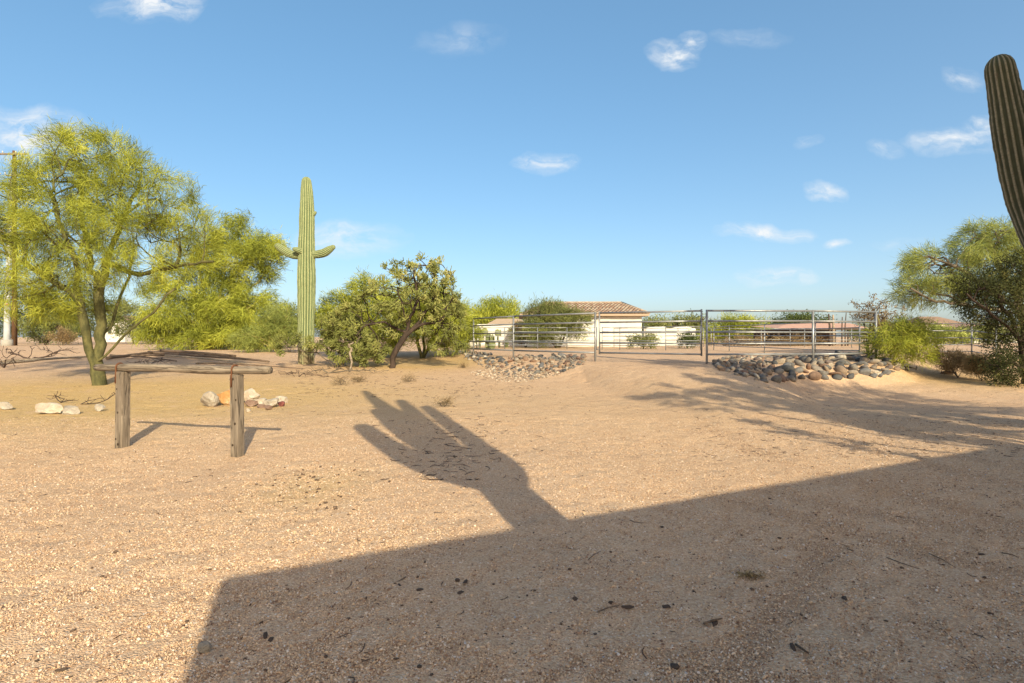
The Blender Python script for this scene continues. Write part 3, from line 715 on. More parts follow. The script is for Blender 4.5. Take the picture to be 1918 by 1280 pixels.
for px_, w_ in ((-.03, .128), (span - .04, .120)):
    mb = MB(); a_ = np.linspace(-.45 * np.pi, 1.45 * np.pi, 16)
    pth = [(px_, -.068, BZ - .16)] + [(px_, -.061 * math.cos(q_), BZ + .053 + .061 * math.sin(q_)) for q_ in np.linspace(-.25, np.pi + .25, 14)] + [(px_, .068, BZ - .16)]
    mb.tube(pth, .011, 5); build(mb, 'strap', MAT['rust'], hr)

# ------------------------------------------------------------------ loose rocks
def rock(px, py, wpx, hpx, m, label, seed, name='rock', flat=.8, facets=13, rz=None, tilt=0.0, sink=.12):
    r_ = np.random.RandomState(seed); g = gp(px, py); k = g.y / F; w, h = wpx * k / 2, hpx * k / 2
    V, Fc = lump(r_, ICO3, .10, (1, 1, 1), facets); V -= (V.max(0) + V.min(0)) / 2; V /= (V.max(0) - V.min(0)) / 2
    V += r_.normal(size=V.shape) * .03; V = V * np.array([w, (w * h) ** .5 * flat if w > h else w * flat, h])
    mb = MB(); mb.add(V + np.array([0, 0, h * (1 - sink)]), Fc); o = build(mb, name, MAT[m], None, (g.x, g.y + .1, g.z), smooth=False)
    o.rotation_euler = (0, tilt, 0); return tag(o, label, 'rock', 'decorative rocks in the yard')
rock(387, 763, 36, 31, 'grey_rock', 'speckled grey white boulder at the left end of the rock row', 1, facets=13)
rock(424, 759, 50, 36, 'orange_rock', 'large orange quartz boulder behind the right hitching post', 2, facets=14)
rock(466, 756, 38, 30, 'white_rock', 'big white quartz rock just right of the hitching post', 3)
rock(468, 763, 26, 14, 'brown_rock', 'flat tan stone below the big white quartz rock', 4)
rock(484, 762, 26, 16, 'white_rock', 'small white quartz wedge in the middle of the rock row', 5)
rock(486, 766, 20, 8, 'brown_rock', 'thin brown slab lying before the white quartz wedge', 6, flat=.6)
rock(504, 765, 30, 19, 'grey_rock', 'pale peach rock between white wedge and red stone', 7)
rock(523, 757, 24, 15, 'white_rock', 'white rock at the right end of the rock row', 8)
rock(523, 763, 15, 11, 'red_rock', 'dark red stone at the right end of the rock row', 9)
rock(498, 769, 15, 10, 'brown_rock', 'dark brown stone in front of the peach rock', 10)
rock(460, 773, 11, 7, 'white_rock', 'small white pebble rock at the foot of the right hitching post', 11)
rock(430, 762, 9, 11, 'white_rock', 'small white stone leaning on the orange boulder', 12)
rock(84, 777, 56, 23, 'white_rock', 'low white quartz rock at left with a tapering tip', 13, flat=.7)
rock(124, 778, 40, 17, 'grey_rock', 'tan stone touching the low white quartz rock', 14)
rock(180, 772, 19, 15, 'grey_rock', 'small lone grey rock left of the hitching rail', 15)
rock(2, 769, 28, 16, 'grey_rock', 'grey rock cut by the left edge of the photo', 16)
rock(1640, 706, 26, 14, 'white_rock', 'white stone lying alone past the boulder bank', 17)
rock(1778, 702, 26, 7, 'brown_rock', 'flat brown stone by the dry grass tufts', 18)
rock(361, 1248, 26, 22, 'grey_rock', 'smooth grey cobble at the foreground shadow edge', 19, facets=0)

# ------------------------------------------------------------------ utility poles
b = on(27, 52); hp = at(27, 283, 52).z - b.z
up = thing('utility_pole', b, 'brown wooden utility pole with crossarm behind the large palo verde', 'utility pole')
mb = MB(); mb.tube([(0, 0, -.3), (0, 0, hp * .5), (0, 0, hp)], [.22, .19, .15], 10); build(mb, 'pole', MAT['pole_wood'], up)
for zc, ln_ in ((hp - .35, 2.0), (hp - 2.3, 1.2)):
    mb = MB(); mb.box((-.3 if ln_ > 1.5 else .4, -.2, zc), (ln_ * 1.6, .12, .14)); ca = build(mb, 'crossarm', MAT['post_wood'], up, smooth=False)
    for q in (-.7, -.3, .3, .7):
        mb = MB(); mb.tube([(-.3 + q * ln_, -.2, zc + .07), (-.3 + q * ln_, -.2, zc + .2), (-.3 + q * ln_, -.2, zc + .3)], [.04, .07, .03], 6); build(mb, 'insulator', MAT['ceramic'], ca)
b2 = on(13, 50); h2 = at(20, 335, 50).z - b2.z
sp_ = thing('steel_pole', b2, 'pale tapering steel pole beside the brown utility pole', 'pole')
mb = MB(); mb.tube([(0, 0, -.2), (.0, 0, 1.3), (.05, 0, 4), (.35, 0, h2)], [.28, .24, .215, .12], 12); build(mb, 'shaft', MAT['zinc'], sp_)
mb = MB(); mb.tube([(0, 0, -.2), (0, 0, .55)], [.46, .42], 12); build(mb, 'footing', MAT['concrete'], sp_)
mb = MB(); mb.tube([(.05, 0, 3.55), (.05, 0, 3.68)], .235, 12); build(mb, 'band', MAT['band'], sp_)

# ------------------------------------------------------------------ saguaros
def saguaro_part(path, rad, ribs, depth=.16, step=.12, tipk=True, name='trunk', m=None, parent=None, base=None, seed=0):
    P = np.array([tuple(p) for p in path], float) - np.array(tuple(base)); rad = np.asarray(rad, float)
    d = np.concatenate([[0], np.cumsum(np.linalg.norm(np.diff(P, axis=0), axis=1))]); n = max(8, int(d[-1] / step)); s = np.linspace(0, d[-1], n)
    def cr(col):                                                # smooth interpolation through the given points
        out = np.interp(s, d, col); k = np.hanning(9); k /= k.sum(); e_ = np.concatenate([np.full(4, out[0]), out, np.full(4, out[-1])]); o_ = np.convolve(e_, k, 'valid'); o_[0], o_[-1] = out[0], out[-1]; return o_
    Q = np.stack([cr(P[:, i]) for i in range(3)], 1); r = cr(rad)
    r = r * (1 + .03 * np.sin(s * 2.1 + seed) + .02 * np.sin(s * 5.3 + seed * 2))
    rt_ = r[-1]; T = unit(Q[-1] - Q[-2])                        # domed tip
    dome = [(q, math.sqrt(max(0, 1 - q * q))) for q in (.25, .5, .7, .85, .95, 1.0)]
    Q = np.concatenate([Q, [Q[-1] + T * rt_ * 1.15 * q for q, _ in dome]]); r = np.concatenate([r, [rt_ * max(k, .05) for _, k in dome]])
    mb = MB(); mb.tube(Q, r, ribs * 6, ribs=ribs, depth=depth, ph=.3 + seed, wob=.022, rs=np.random.RandomState(seed + 3)); return build(mb, name, m, parent, tint=True)
# the tall saguaro left of centre
b = gp(574, 682); Y = b.y; k = Y / F
sg = thing('saguaro', b, 'tall straight saguaro cactus with two short bent arms', 'saguaro cactus')
tr = [b - Vector((0, 0, .3)), at(573, 640, Y), at(574, 560, Y), at(574, 470, Y), at(575, 410, Y), at(575, 370, Y), at(574, 342, Y)]
saguaro_part(tr, np.array([13.5, 14.5, 16.2, 15.8, 13.6, 11.8, 9.2]) * k, 18, .15, name='trunk', m=MAT['saguaro'], parent=sg, base=b)
def arm(pts, rad, ribs=14, dy=0, **kw): saguaro_part([at(px, py, Y + d) for px, py, d in pts], np.array(rad) * k, ribs, .15, .05, name='arm', m=MAT['saguaro'], parent=sg, base=b, **kw)
arm([(574, 478, 0), (553, 479, 0), (540, 475, -.05), (528, 467, -.1), (521, 462, -.1)], [7, 7.5, 7.5, 7, 6], seed=1)
arm([(578, 477, 0), (594, 477, 0), (608, 474, -.05), (618, 467, -.08), (623, 464, -.1)], [7, 7.5, 8, 7, 5], seed=2)
arm([(580, 404, 0), (588, 401, 0), (590, 399, 0)], [5, 5, 3], 10, seed=3)
arm([(566, 472, -.2), (556, 468, -.35), (552, 467, -.4)], [6, 6, 4], 10, seed=4)
# saguaro at the right edge: its trunk stands just outside the frame and shades the arm in view
SB = Vector((8.99, 8.93, tz(8.99, 8.93)))
s2 = thing('saguaro', SB, 'large saguaro cactus at right edge whose dark arm curves up beside the sky', 'saguaro cactus')
saguaro_part([SB - Vector((0, 0, .3)), SB + Vector((0, 0, 2.5)), SB + Vector((0, 0, 5)), SB + Vector((0, 0, 7.6)), SB + Vector((.05, 0, 8.9))], [.25, .28, .30, .29, .23], 20, .15, name='trunk', m=MAT['saguaro_b'], parent=s2, base=SB)
AY = 10.0
def A(px, py, d=0): return at(px, py, AY + d)
saguaro_part([SB + Vector((0, .1, 2.9)), A(1963, 490, -.35), A(1938, 442, -.1), A(1922, 385), A(1907, 320), A(1893, 240), A(1882, 180), A(1873, 130)], np.array([15, 20, 24, 28, 29, 28, 26.5, 23.5]) * AY / F, 17, .15, .06, name='arm', m=MAT['saguaro_b'], parent=s2, base=SB, seed=2)
saguaro_part([SB + Vector((0, 0, 3.4)), SB + Vector((.2, .6, 3.5)), A(1938, 330, -.1), A(1932, 260, -.1), A(1930, 190, -.1)], [.18, .2, .23, .24, .2], 15, .15, .06, name='arm', m=MAT['saguaro_b'], parent=s2, base=SB, seed=3)
saguaro_part([SB + Vector((0, 0, 3.8)), SB + Vector((.6, -.1, 3.9)), SB + Vector((.85, -.15, 4.6)), SB + Vector((.9, -.15, 7.2))], [.18, .2, .22, .2], 15, .15, .08, name='arm', m=MAT['saguaro_b'], parent=s2, base=SB, seed=4)
# the many-armed saguaro beside the camera that throws the shadow in the middle of the yard
g0 = gp(1008, 978); B3 = Vector((g0.x - SD[0] * 4.4, g0.y - SD[1] * 4.4, 0)); B3.z = tz(B3.x, B3.y)
s3 = thing('saguaro', B3, 'many armed saguaro beside the camera whose shadow lies across the yard', 'saguaro cactus')
side = Vector((SD[1], -SD[0], 0))
def sh_pt(px, py, dep_=0.0):
    """Point of the upright plane through the cactus, facing the sun, whose shadow falls at this photo pixel."""
    g = gp(px, py); v = Vector((g.x - B3.x, g.y - B3.y, 0)); t = v.x * SD[0] + v.y * SD[1]; la_ = v.dot(side)
    return B3 + side * la_ + Vector((0, 0, g.z + t * TAN - B3.z)) + Vector((SD[0], SD[1], 0)) * dep_ + Vector((0, 0, -dep_ * TAN))
def spart(pts, rad, nm, **kw): saguaro_part([p if isinstance(p, Vector) else sh_pt(*p) for p in pts], rad, 14, .12, .1, name=nm, m=MAT['saguaro'], parent=s3, base=B3, **kw)
spart([B3 - Vector((0, 0, .3)), (1008, 978), (930, 905), (860, 855), (790, 810), (735, 775), (700, 748), (684, 734)], [.24, .245, .26, .27, .25, .22, .15, .10], 'trunk')
spart([(925, 905), (880, 900), (835, 885), (785, 866), (745, 846), (708, 822), (682, 802)], [.17, .19, .21, .21, .20, .19, .17], 'arm', seed=1)
spart([(945, 912), (958, 898), (950, 878), (915, 850), (870, 815), (825, 783), (800, 764)], [.17, .18, .20, .19, .18, .16, .13], 'arm', seed=2)
spart([(900, 892, -.35), (880, 868, -.35), (850, 842, -.35), (812, 808, -.35), (775, 775, -.35), (752, 752, -.35)], [.14, .17, .18, .18, .17, .14], 'arm', seed=3)
spart([(850, 866, .3), (810, 848, .3), (770, 822, .3), (735, 795, .3), (708, 770, .3)], [.14, .16, .17, .18, .15], 'arm', seed=4)

# ------------------------------------------------------------------ trees and shrubs
def E(px, py, Y, wpx, hpx, d, w=1.0):
    k = Y / F; p = at(px, py, Y); return (p.x, p.y, p.z, wpx * k, d, hpx * k, w)
# large palo verde at left
b = gp(184, 722); Y = b.y
def P(px, py, d=0): return tuple(at(px, py, Y + d))
limbs = [[tuple(b - Vector((0, 0, .2))), P(183, 700), P(181, 672), P(190, 645), P(191, 610), P(186, 570), P(190, 530), P(204, 480, .3), P(235, 400, .5), P(262, 340, .6)],
         [P(181, 688), P(166, 655, -.15), P(158, 605, -.35), P(150, 560, -.4), P(146, 510, -.6), P(120, 440, -1.0), P(95, 360, -1.2)],
         [P(182, 682), P(212, 652, -.15), P(244, 618, -.35), P(270, 598, -.4), P(300, 570, -.5), P(330, 540, -.5)],
         [P(196, 490, .3), P(260, 515, .2), P(330, 500, 0), P(400, 490, -.2)],
         [P(186, 560), P(168, 480, .5), P(150, 400, 1.0), P(150, 330, 1.2)],
         [P(155, 560, -.3), P(90, 520, -.6), P(30, 485, -.8)], [P(190, 640), P(215, 590, .4), P(232, 540, .8), P(250, 470, 1.0)]]
env = [E(170, 335, Y, 130, 88, 2.0, 2.2), E(290, 385, Y, 88, 75, 1.6, 1.2), E(55, 400, Y, 110, 90, 2.2, 1.6), E(190, 460, Y - .5, 135, 95, 2.2, 2.0), E(340, 440, Y, 75, 60, 1.5, .8), E(85, 505, Y - .5, 75, 62, 1.6, 1.3), E(10, 440, Y, 50, 50, 1.4, .5),
       E(185, 292, Y, 90, 35, 1.4, .7), E(-60, 430, Y, 90, 130, 2.2, 1.0), E(105, 565, Y, 95, 42, 1.6, .8)]
tree('palo_verde_tree', 11, b, limbs, env, 1000, 74000, 'strand', (.10, .36), (.006, .013), MAT['green_bark'], MAT['pv_leaf'],
     'large feathery palo verde with forked green trunk behind the hitching rail', root_r=.185, spread=.5, jitter=.115, droop=.3, seg=.26, inward=.42, wander=.11)
# broad palo verde thicket behind it
def bush(px, py, Y=None): return gp(px, py) if Y is None else on(px, Y)
def shrubby(name, seed, px, py, env_px, n, leafc, mode, L, Wd, wood, leafm, label, cat, Y=None, stems=6, dd=1.6, root_r=.07, crown='crown', group=None, **kw):
    b = bush(px, py, Y); Y_ = b.y; rs_ = np.random.RandomState(seed + 500); limbs = []
    env = [E(ex_, ey_, Y_ + q[0] if q else Y_, w_, h_, dd, wt) for (ex_, ey_, w_, h_, wt, *q) in env_px]
    for i in range(stems):
        e_ = env[i % len(env)]; t_ = np.array(e_[:3]) + rs_.normal(size=3) * np.array(e_[3:6]) * .35
        b0 = np.array(tuple(b)) + np.array([rs_.normal() * .12, rs_.normal() * .12, 0]) if i else np.array(tuple(b)) - np.array([0, 0, .15])
        m1 = b0 * .6 + t_ * .4; m1[2] += .12 * np.linalg.norm(t_ - b0); limbs.append([tuple(b0), tuple(m1), tuple(t_)])
    return tree(name, seed, b, limbs, env, n, leafc, mode, L, Wd, wood, leafm, label, cat, group, root_r=root_r, crown=crown, **kw)
shrubby('palo_verde_tree', 12, 395, 655, [(430, 470, 80, 65, 1.5), (380, 560, 105, 85, 2.2), (460, 590, 75, 60, 1.4), (320, 610, 60, 38, .7), (490, 480, 40, 45, .5), (420, 630, 110, 25, .9)], 800, 70000, 'strand', (.2, .6), (.018, .034),
        MAT['yellow_bark'], MAT['pv_leaf'], 'broad yellow green palo verde thicket left of the tall saguaro', 'tree', stems=9, dd=2.2, root_r=.16, seg=.5, jitter=.25, spread=.6, droop=.4)
shrubby('palo_verde_shrub', 13, 520, 660, [(525, 610, 40, 40, 1), (480, 635, 45, 24, .6)], 160, 9000, 'strand', (.12, .4), (.014, .026), MAT['yellow_bark'], MAT['pv_leaf_b'], 'thin yellowish shrub between thicket and tall saguaro', 'shrub', stems=5, dd=1.0, root_r=.06, jitter=.15)
# cholla tree and shrubs right of the saguaro
b = gp(731, 690); Y = b.y
limbs = [[tuple(b - Vector((0, 0, .2))), P(735, 670), P(752, 640), P(775, 615), P(800, 580, .2), P(820, 545, .3)],
         [P(752, 640), P(765, 612), P(755, 580, -.2), P(745, 540, -.3)], [P(765, 622), P(720, 603, -.3), P(690, 608, -.4), P(670, 625, -.5)],
         [P(775, 615), P(810, 605, 0), P(845, 590, .1)], [P(770, 612), P(785, 560, -.3), P(775, 520, -.4)]]
env = [E(800, 530, Y, 60, 40, 1.2, 1.4), E(760, 560, Y, 85, 50, 1.4, 1.6), E(835, 575, Y, 40, 35, 1.0, .7), E(680, 580, Y, 50, 40, 1.0, .6), E(745, 505, Y, 34, 26, .6, .4), E(800, 498, Y, 40, 18, .6, .4), E(850, 540, Y, 25, 25, .6, .3), E(840, 612, Y, 45, 30, .9, .6), E(700, 628, Y - .3, 45, 30, .8, .5), E(780, 605, Y + .4, 50, 25, .7, .5), E(835, 640, Y + .5, 40, 22, .6, .35)]
tree('cholla_tree', 14, b, limbs, env, 380, 8400, 'joint', (.08, .2), (.020, .036), MAT['dark_bark'], MAT['cholla'], 'spiny tree cholla with leaning black trunk beside the tall saguaro', 'cactus', root_r=.11, tip_r=.008, spread=.55, up=.25, jitter=.06, seg=.25, wander=.14)
shrubby('cholla_shrub', 15, 632, 688, [(640, 618, 48, 45, 1.2), (662, 650, 55, 35, .9), (545, 640, 22, 26, .25), (690, 655, 42, 26, .7), (600, 645, 26, 14, .2)], 240, 7200, 'joint', (.07, .18), (.02, .036), MAT['grey_bark'], MAT['cholla'], 'low tangled cholla between the tall saguaro and the tree cholla', 'cactus', stems=7, dd=.9, root_r=.05, tip_r=.008, up=.2, jitter=.07, wander=.12)
shrubby('palo_verde_tree', 16, 790, 672, [(820, 600, 70, 55, 1.3), (850, 620, 45, 38, .8), (760, 590, 60, 50, .9), (800, 560, 50, 30, .6)], 400, 30000, 'strand', (.1, .34), (.012, .022), MAT['green_bark'], MAT['pv_leaf'], 'young palo verde with green trunk behind the tree cholla', 'tree', stems=4, dd=1.5, root_r=.13, jitter=.16, spread=.6)
shrubby('creosote_shrub', 17, 665, 668, [(670, 580, 70, 50, 1.2), (640, 600, 55, 45, .9), (690, 545, 45, 30, .5), (700, 630, 60, 35, .8)], 340, 24000, 'strand', (.1, .32), (.014, .026), MAT['grey_bark'], MAT['pv_leaf'], 'rounded yellow green creosote shrub just right of the tall saguaro', 'shrub', stems=7, dd=1.4, root_r=.06, jitter=.16, Y=27)
shrubby('palo_verde_shrub', 18, 855, 660, [(855, 610, 38, 38, 1)], 120, 8000, 'strand', (.1, .3), (.014, .024), MAT['green_bark'], MAT['pv_leaf'], 'small bright palo verde shrub at the left end of the pipe fence', 'shrub', stems=4, dd=1.0, root_r=.05, Y=30, jitter=.15)
# left background
shrubby('ironwood_tree', 19, 80, 640, [(70, 580, 110, 40, 1.4), (160, 585, 80, 32, 1), (10, 590, 50, 40, .6)], 300, 18000, 'leaf', (.16, .36), (.07, .14), MAT['dark_bark'], MAT['dull_leaf'], 'dark green ironwood behind the two poles at left', 'tree', Y=66, stems=6, dd=3, root_r=.2, jitter=.4, seg=.8)
shrubby('mesquite_shrub', 20, 85, 642, [(85, 612, 55, 26, 1), (130, 612, 40, 24, .6)], 160, 9000, 'leaf', (.1, .26), (.05, .09), MAT['dark_bark'], MAT['mesq_leaf'], 'olive mesquite shrub right of the two poles', 'shrub', Y=56, stems=5, dd=1.6, root_r=.08, jitter=.25, seg=.6)
shrubby('desert_shrub', 21, 118, 645, [(118, 630, 24, 13, 1)], 60, 3000, 'leaf', (.08, .2), (.03, .06), MAT['grey_bark'], MAT['dry_leaf'], 'dry tan shrub behind the dead branches at left', 'shrub', Y=52, stems=4, dd=.9, root_r=.04, jitter=.18)
shrubby('mesquite_tree', 22, 250, 640, [(245, 600, 50, 32, 1), (285, 620, 35, 22, .5)], 160, 9000, 'leaf', (.14, .3), (.06, .11), MAT['grey_bark'], MAT['mesq_leaf'], 'grey green mesquite seen under the large palo verde crown', 'tree', Y=62, stems=5, dd=2, root_r=.1, jitter=.3, seg=.6)
shrubby('ironwood_tree', 23, 540, 640, [(540, 600, 30, 30, 1), (620, 600, 60, 26, 1)], 150, 7000, 'leaf', (.14, .3), (.06, .12), MAT['grey_bark'], MAT['dull_leaf'], 'distant dark ironwood seen past the saguaro foot', 'tree', Y=62, stems=5, dd=2, root_r=.12, jitter=.3, seg=.6)
# behind the pens
shrubby('mesquite_tree', 24, 1045, 645, [(1035, 615, 66, 27, 1.5), (1048, 592, 40, 24, .8), (1015, 592, 36, 26, .8), (1000, 625, 40, 20, .5), (1078, 600, 28, 18, .4)], 300, 17000, 'strand', (.14, .4), (.02, .036), MAT['dark_bark'], MAT['mesq_leaf'], 'spreading mesquite in front of the white house', 'tree', Y=41.5, stems=6, dd=1.8, root_r=.14, jitter=.22, seg=.5)
shrubby('palo_verde_tree', 25, 935, 640, [(935, 592, 48, 30, 1.2), (905, 600, 40, 26, .7)], 220, 14000, 'strand', (.2, .55), (.028, .05), MAT['green_bark'], MAT['pv_leaf'], 'bright green palo verde rising behind the plain white garden wall', 'tree', Y=58, stems=6, dd=2.2, root_r=.12, jitter=.3, seg=.6, up=.5)
shrubby('mesquite_shrub', 26, 985, 648, [(985, 622, 30, 18, 1)], 90, 5000, 'leaf', (.08, .2), (.04, .07), MAT['dark_bark'], MAT['dry_leaf'], 'grey brown shrub at the end of the plain white garden wall', 'shrub', Y=42.5, stems=4, dd=1, root_r=.05, jitter=.15)
shrubby('oleander_shrub', 27, 1205, 655, [(1205, 640, 28, 11, 1)], 60, 2400, 'leaf', (.08, .2), (.03, .06), MAT['green_bark'], MAT['mesq_leaf'], 'low olive shrub behind the middle of the gate', 'shrub', Y=38.5, stems=4, dd=.8, root_r=.04, jitter=.14)
shrubby('oleander_shrub', 28, 1288, 652, [(1288, 636, 20, 13, 1)], 60, 2400, 'leaf', (.08, .2), (.03, .06), MAT['green_bark'], MAT['dull_leaf'], 'dark green shrub behind the latch end of the gate', 'shrub', Y=40, stems=4, dd=.8, root_r=.04, jitter=.14)
shrubby('mesquite_tree', 29, 1250, 640, [(1230, 610, 45, 10, 1), (1290, 608, 45, 12, 1)], 120, 7000, 'leaf', (.16, .34), (.08, .14), MAT['grey_bark'], MAT['mesq_leaf'], 'low mesquite line over the wavy white wall', 'tree', Y=70, stems=5, dd=2, root_r=.12, jitter=.35, seg=.8)
shrubby('palo_verde_tree', 30, 1385, 640, [(1380, 612, 36, 18, 1), (1410, 622, 40, 20, 1), (1345, 625, 40, 18, .8)], 220, 13000, 'strand', (.2, .5), (.03, .05), MAT['green_bark'], MAT['pv_leaf'], 'bright yellow green palo verde just right of the gate post', 'tree', Y=60, stems=6, dd=2, root_r=.12, jitter=.3, seg=.6)
shrubby('mesquite_tree', 31, 1490, 640, [(1490, 603, 34, 9, 1), (1520, 602, 45, 7, .6), (1460, 612, 30, 10, .5)], 120, 7000, 'leaf', (.16, .34), (.08, .14), MAT['grey_bark'], MAT['dull_leaf'], 'dark mesquite rising over the pink ramada roof', 'tree', Y=72, stems=5, dd=2, root_r=.12, jitter=.35, seg=.8)
shrubby('desert_shrub', 32, 1440, 648, [(1400, 640, 70, 9, 1), (1490, 640, 60, 9, 1)], 120, 6000, 'leaf', (.08, .22), (.04, .08), MAT['grey_bark'], MAT['dry_leaf'], 'brownish brush along the far pen rails', 'shrub', Y=50, stems=6, dd=1.2, root_r=.04, jitter=.18)
# right side
shrubby('palo_verde_shrub', 33, 1672, 690, [(1665, 645, 42, 36, 1.2), (1715, 645, 40, 32, 1), (1700, 615, 30, 22, .5)], 260, 9500, 'strand', (.08, .26), (.008, .015), MAT['yellow_bark'], MAT['pv_leaf'], 'pale green palo verde shrub at the end of the right fence', 'shrub', Y=18.2, stems=7, dd=.8, root_r=.04, jitter=.09, seg=.2)
shrubby('dead_shrub', 34, 1625, 672, [(1630, 585, 30, 32, 1), (1660, 600, 36, 30, .8)], 130, 2600, 'leaf', (.04, .10), (.02, .04), MAT['dark_bark'], MAT['dry_leaf'], 'sparse dark thorny shrub behind the right fence', 'shrub', Y=21, stems=6, dd=.8, root_r=.04, tip_r=.006, jitter=.06, seg=.22, wander=.14)
b = on(1935, 24); Y = b.y
limbs = [[tuple(b - Vector((0, 0, .2))), P(1930, 630), P(1905, 560), P(1870, 500), P(1850, 450)], [P(1915, 585), P(1850, 540, -.3), P(1790, 500, -.5), P(1740, 480, -.6)], [P(1910, 575), P(1920, 500, .3), P(1915, 440, .3)],
         [P(1910, 590), P(1820, 575, -.4), P(1740, 560, -.6), P(1705, 540, -.6)]]
env = [E(1780, 500, Y, 80, 45, 1.8, 1.4), E(1870, 460, Y, 70, 45, 1.8, 1.4), E(1735, 545, Y, 60, 40, 1.4, .9), E(1960, 470, Y, 60, 70, 1.8, .8), E(1840, 545, Y, 80, 40, 1.8, .9), E(1730, 490, Y, 45, 18, 1, .4), E(1850, 440, Y, 40, 25, 1, .5)]
tree('palo_verde_tree', 35, b, limbs, env, 560, 27000, 'strand', (.14, .5), (.009, .018), MAT['grey_bark'], MAT['pv_leaf_b'], 'wind swept palo verde sweeping left at the right edge', root_r=.2, spread=.4, jitter=.14, droop=.2, seg=.3)
b = on(1925, 16.5); Y = b.y
limbs = [[tuple(b - Vector((0, 0, .2))), P(1920, 690), P(1912, 640), P(1890, 590), P(1860, 540)], [P(1912, 650), P(1930, 580), P(1925, 520)], [P(1905, 620), P(1850, 580, -.3), P(1810, 550, -.4)], [P(1918, 690), P(1890, 680, -.3), P(1870, 690, -.4)]]
env = [E(1870, 560, Y, 62, 55, 1.1, 1.6), E(1915, 620, Y, 50, 70, 1.2, 1.3), E(1880, 690, Y - .3, 40, 40, .8, .8), E(1830, 540, Y, 40, 32, .8, .7), E(1930, 520, Y, 50, 50, 1, .8), E(1900, 500, Y, 30, 30, .8, .4)]
tree('dark_leaf_tree', 36, b, limbs, env, 520, 30000, 'leaf', (.04, .085), (.02, .035), MAT['dark_bark'], MAT['dark_leaf'], 'dark leafy tree with drooping twigs at the lower right edge', root_r=.11, spread=.7, jitter=.10, seg=.22, wander=.12, up=-.2)
shrubby('dry_shrub', 37, 1790, 702, [(1790, 680, 34, 18, 1), (1770, 675, 24, 16, .6)], 120, 4500, 'strand', (.08, .24), (.006, .012), MAT['grey_bark'], MAT['dry_leaf'], 'brown dry brush in front of the right pipe rails', 'shrub', Y=18.6, stems=7, dd=.6, root_r=.025, jitter=.08, seg=.18, up=.4)
shrubby('grass_tuft', 38, 1838, 704, [(1836, 688, 22, 15, 1)], 80, 3500, 'strand', (.12, .34), (.005, .010), MAT['grey_bark'], MAT['dry_leaf'], 'straw coloured grass tuft by the dark leafy tree', 'grass tuft', Y=17.6, stems=6, dd=.45, root_r=.012, jitter=.06, seg=.15, up=.8, light=.3)
for i, (px, Y_, ex, lab) in enumerate(((1760, 60, [(1760, 628, 60, 14, 1)], 'distant olive shrub behind the right pipe rails'), (1860, 62, [(1850, 625, 70, 15, 1)], 'distant green shrub before the pale low house'), (1650, 62, [(1640, 625, 60, 16, 1)], 'distant shrub behind the thorny shrub'))):
    shrubby('desert_shrub', 40 + i, px, 0, ex, 110, 6000, 'leaf', (.14, .32), (.06, .12), MAT['grey_bark'], MAT['mesq_leaf' if i else 'pv_leaf_b'], lab, 'shrub', Y=Y_, stems=5, dd=2, root_r=.06, jitter=.3, seg=.6)
# palo verde out of frame at right; only its feathery shadow is in view
b = Vector((11.6, 3.2, tz(11.6, 3.2)))
limbs = [[(b.x, b.y, b.z - .2), (b.x, b.y, 1.3), (b.x - .3, b.y + .2, 3.2), (b.x - .8, b.y + .3, 5.5), (b.x - .9, b.y + .4, 7.5)], [(b.x, b.y, 1.3), (b.x + .5, b.y - .3, 3.2), (b.x + 1.1, b.y - .4, 5.4)], [(b.x - .2, b.y, 2.4), (b.x - 1.6, b.y - .6, 3.4), (b.x - 2.8, b.y - 1, 3.9)]]
env = [(b.x - .7, b.y + .3, 7.6, 1.5, 1.6, 1.9, 2.2), (b.x - .4, b.y + .3, 5.4, 2.2, 1.9, 1.4, 1.2), (b.x + 1.2, b.y, 5.6, 2.0, 1.8, 1.5, 1.0), (b.x - 2.2, b.y - .6, 3.9, 1.6, 1.3, .7, .8)]
tree('palo_verde_tree', 44, b, limbs, env, 420, 8500, 'strand', (.25, .6), (.025, .05), MAT['green_bark'], MAT['pv_leaf'], 'tall palo verde beside the camera whose feathery shadow streaks the right bank', root_r=.2, spread=.4, jitter=.12)
b = Vector((8.5, 3.6, tz(8.5, 3.6))); rs = np.random.RandomState(9); limbs = [[tuple(b - Vector((0, 0, .2))), (b.x, b.y, .5), (b.x + .1, b.y, 1.2)]]; env = []
for i in range(15):
    a_ = i * 2.4; q_ = rs.uniform(.5, 2.1); h_ = rs.uniform(3.0, 6.6); t_ = (b.x + math.cos(a_) * q_, b.y + math.sin(a_) * q_ * .8, h_)
    limbs.append([(b.x + .1, b.y, rs.uniform(.5, 1.2)), (b.x + math.cos(a_) * q_ * .5, b.y + math.sin(a_) * q_ * .4, h_ * .5), t_]); env.append((t_[0], t_[1], h_ - .4, .25, .25, .9, 1))
tree('desert_willow_tree', 45, b, limbs, env, 420, 7500, 'strand', (.12, .4), (.02, .035), MAT['grey_bark'], MAT['pv_leaf_b'], 'upright many stemmed desert willow beside the camera whose thin streaked shadow crosses the drive', root_r=.13, spread=.3, jitter=.06, up=.5)
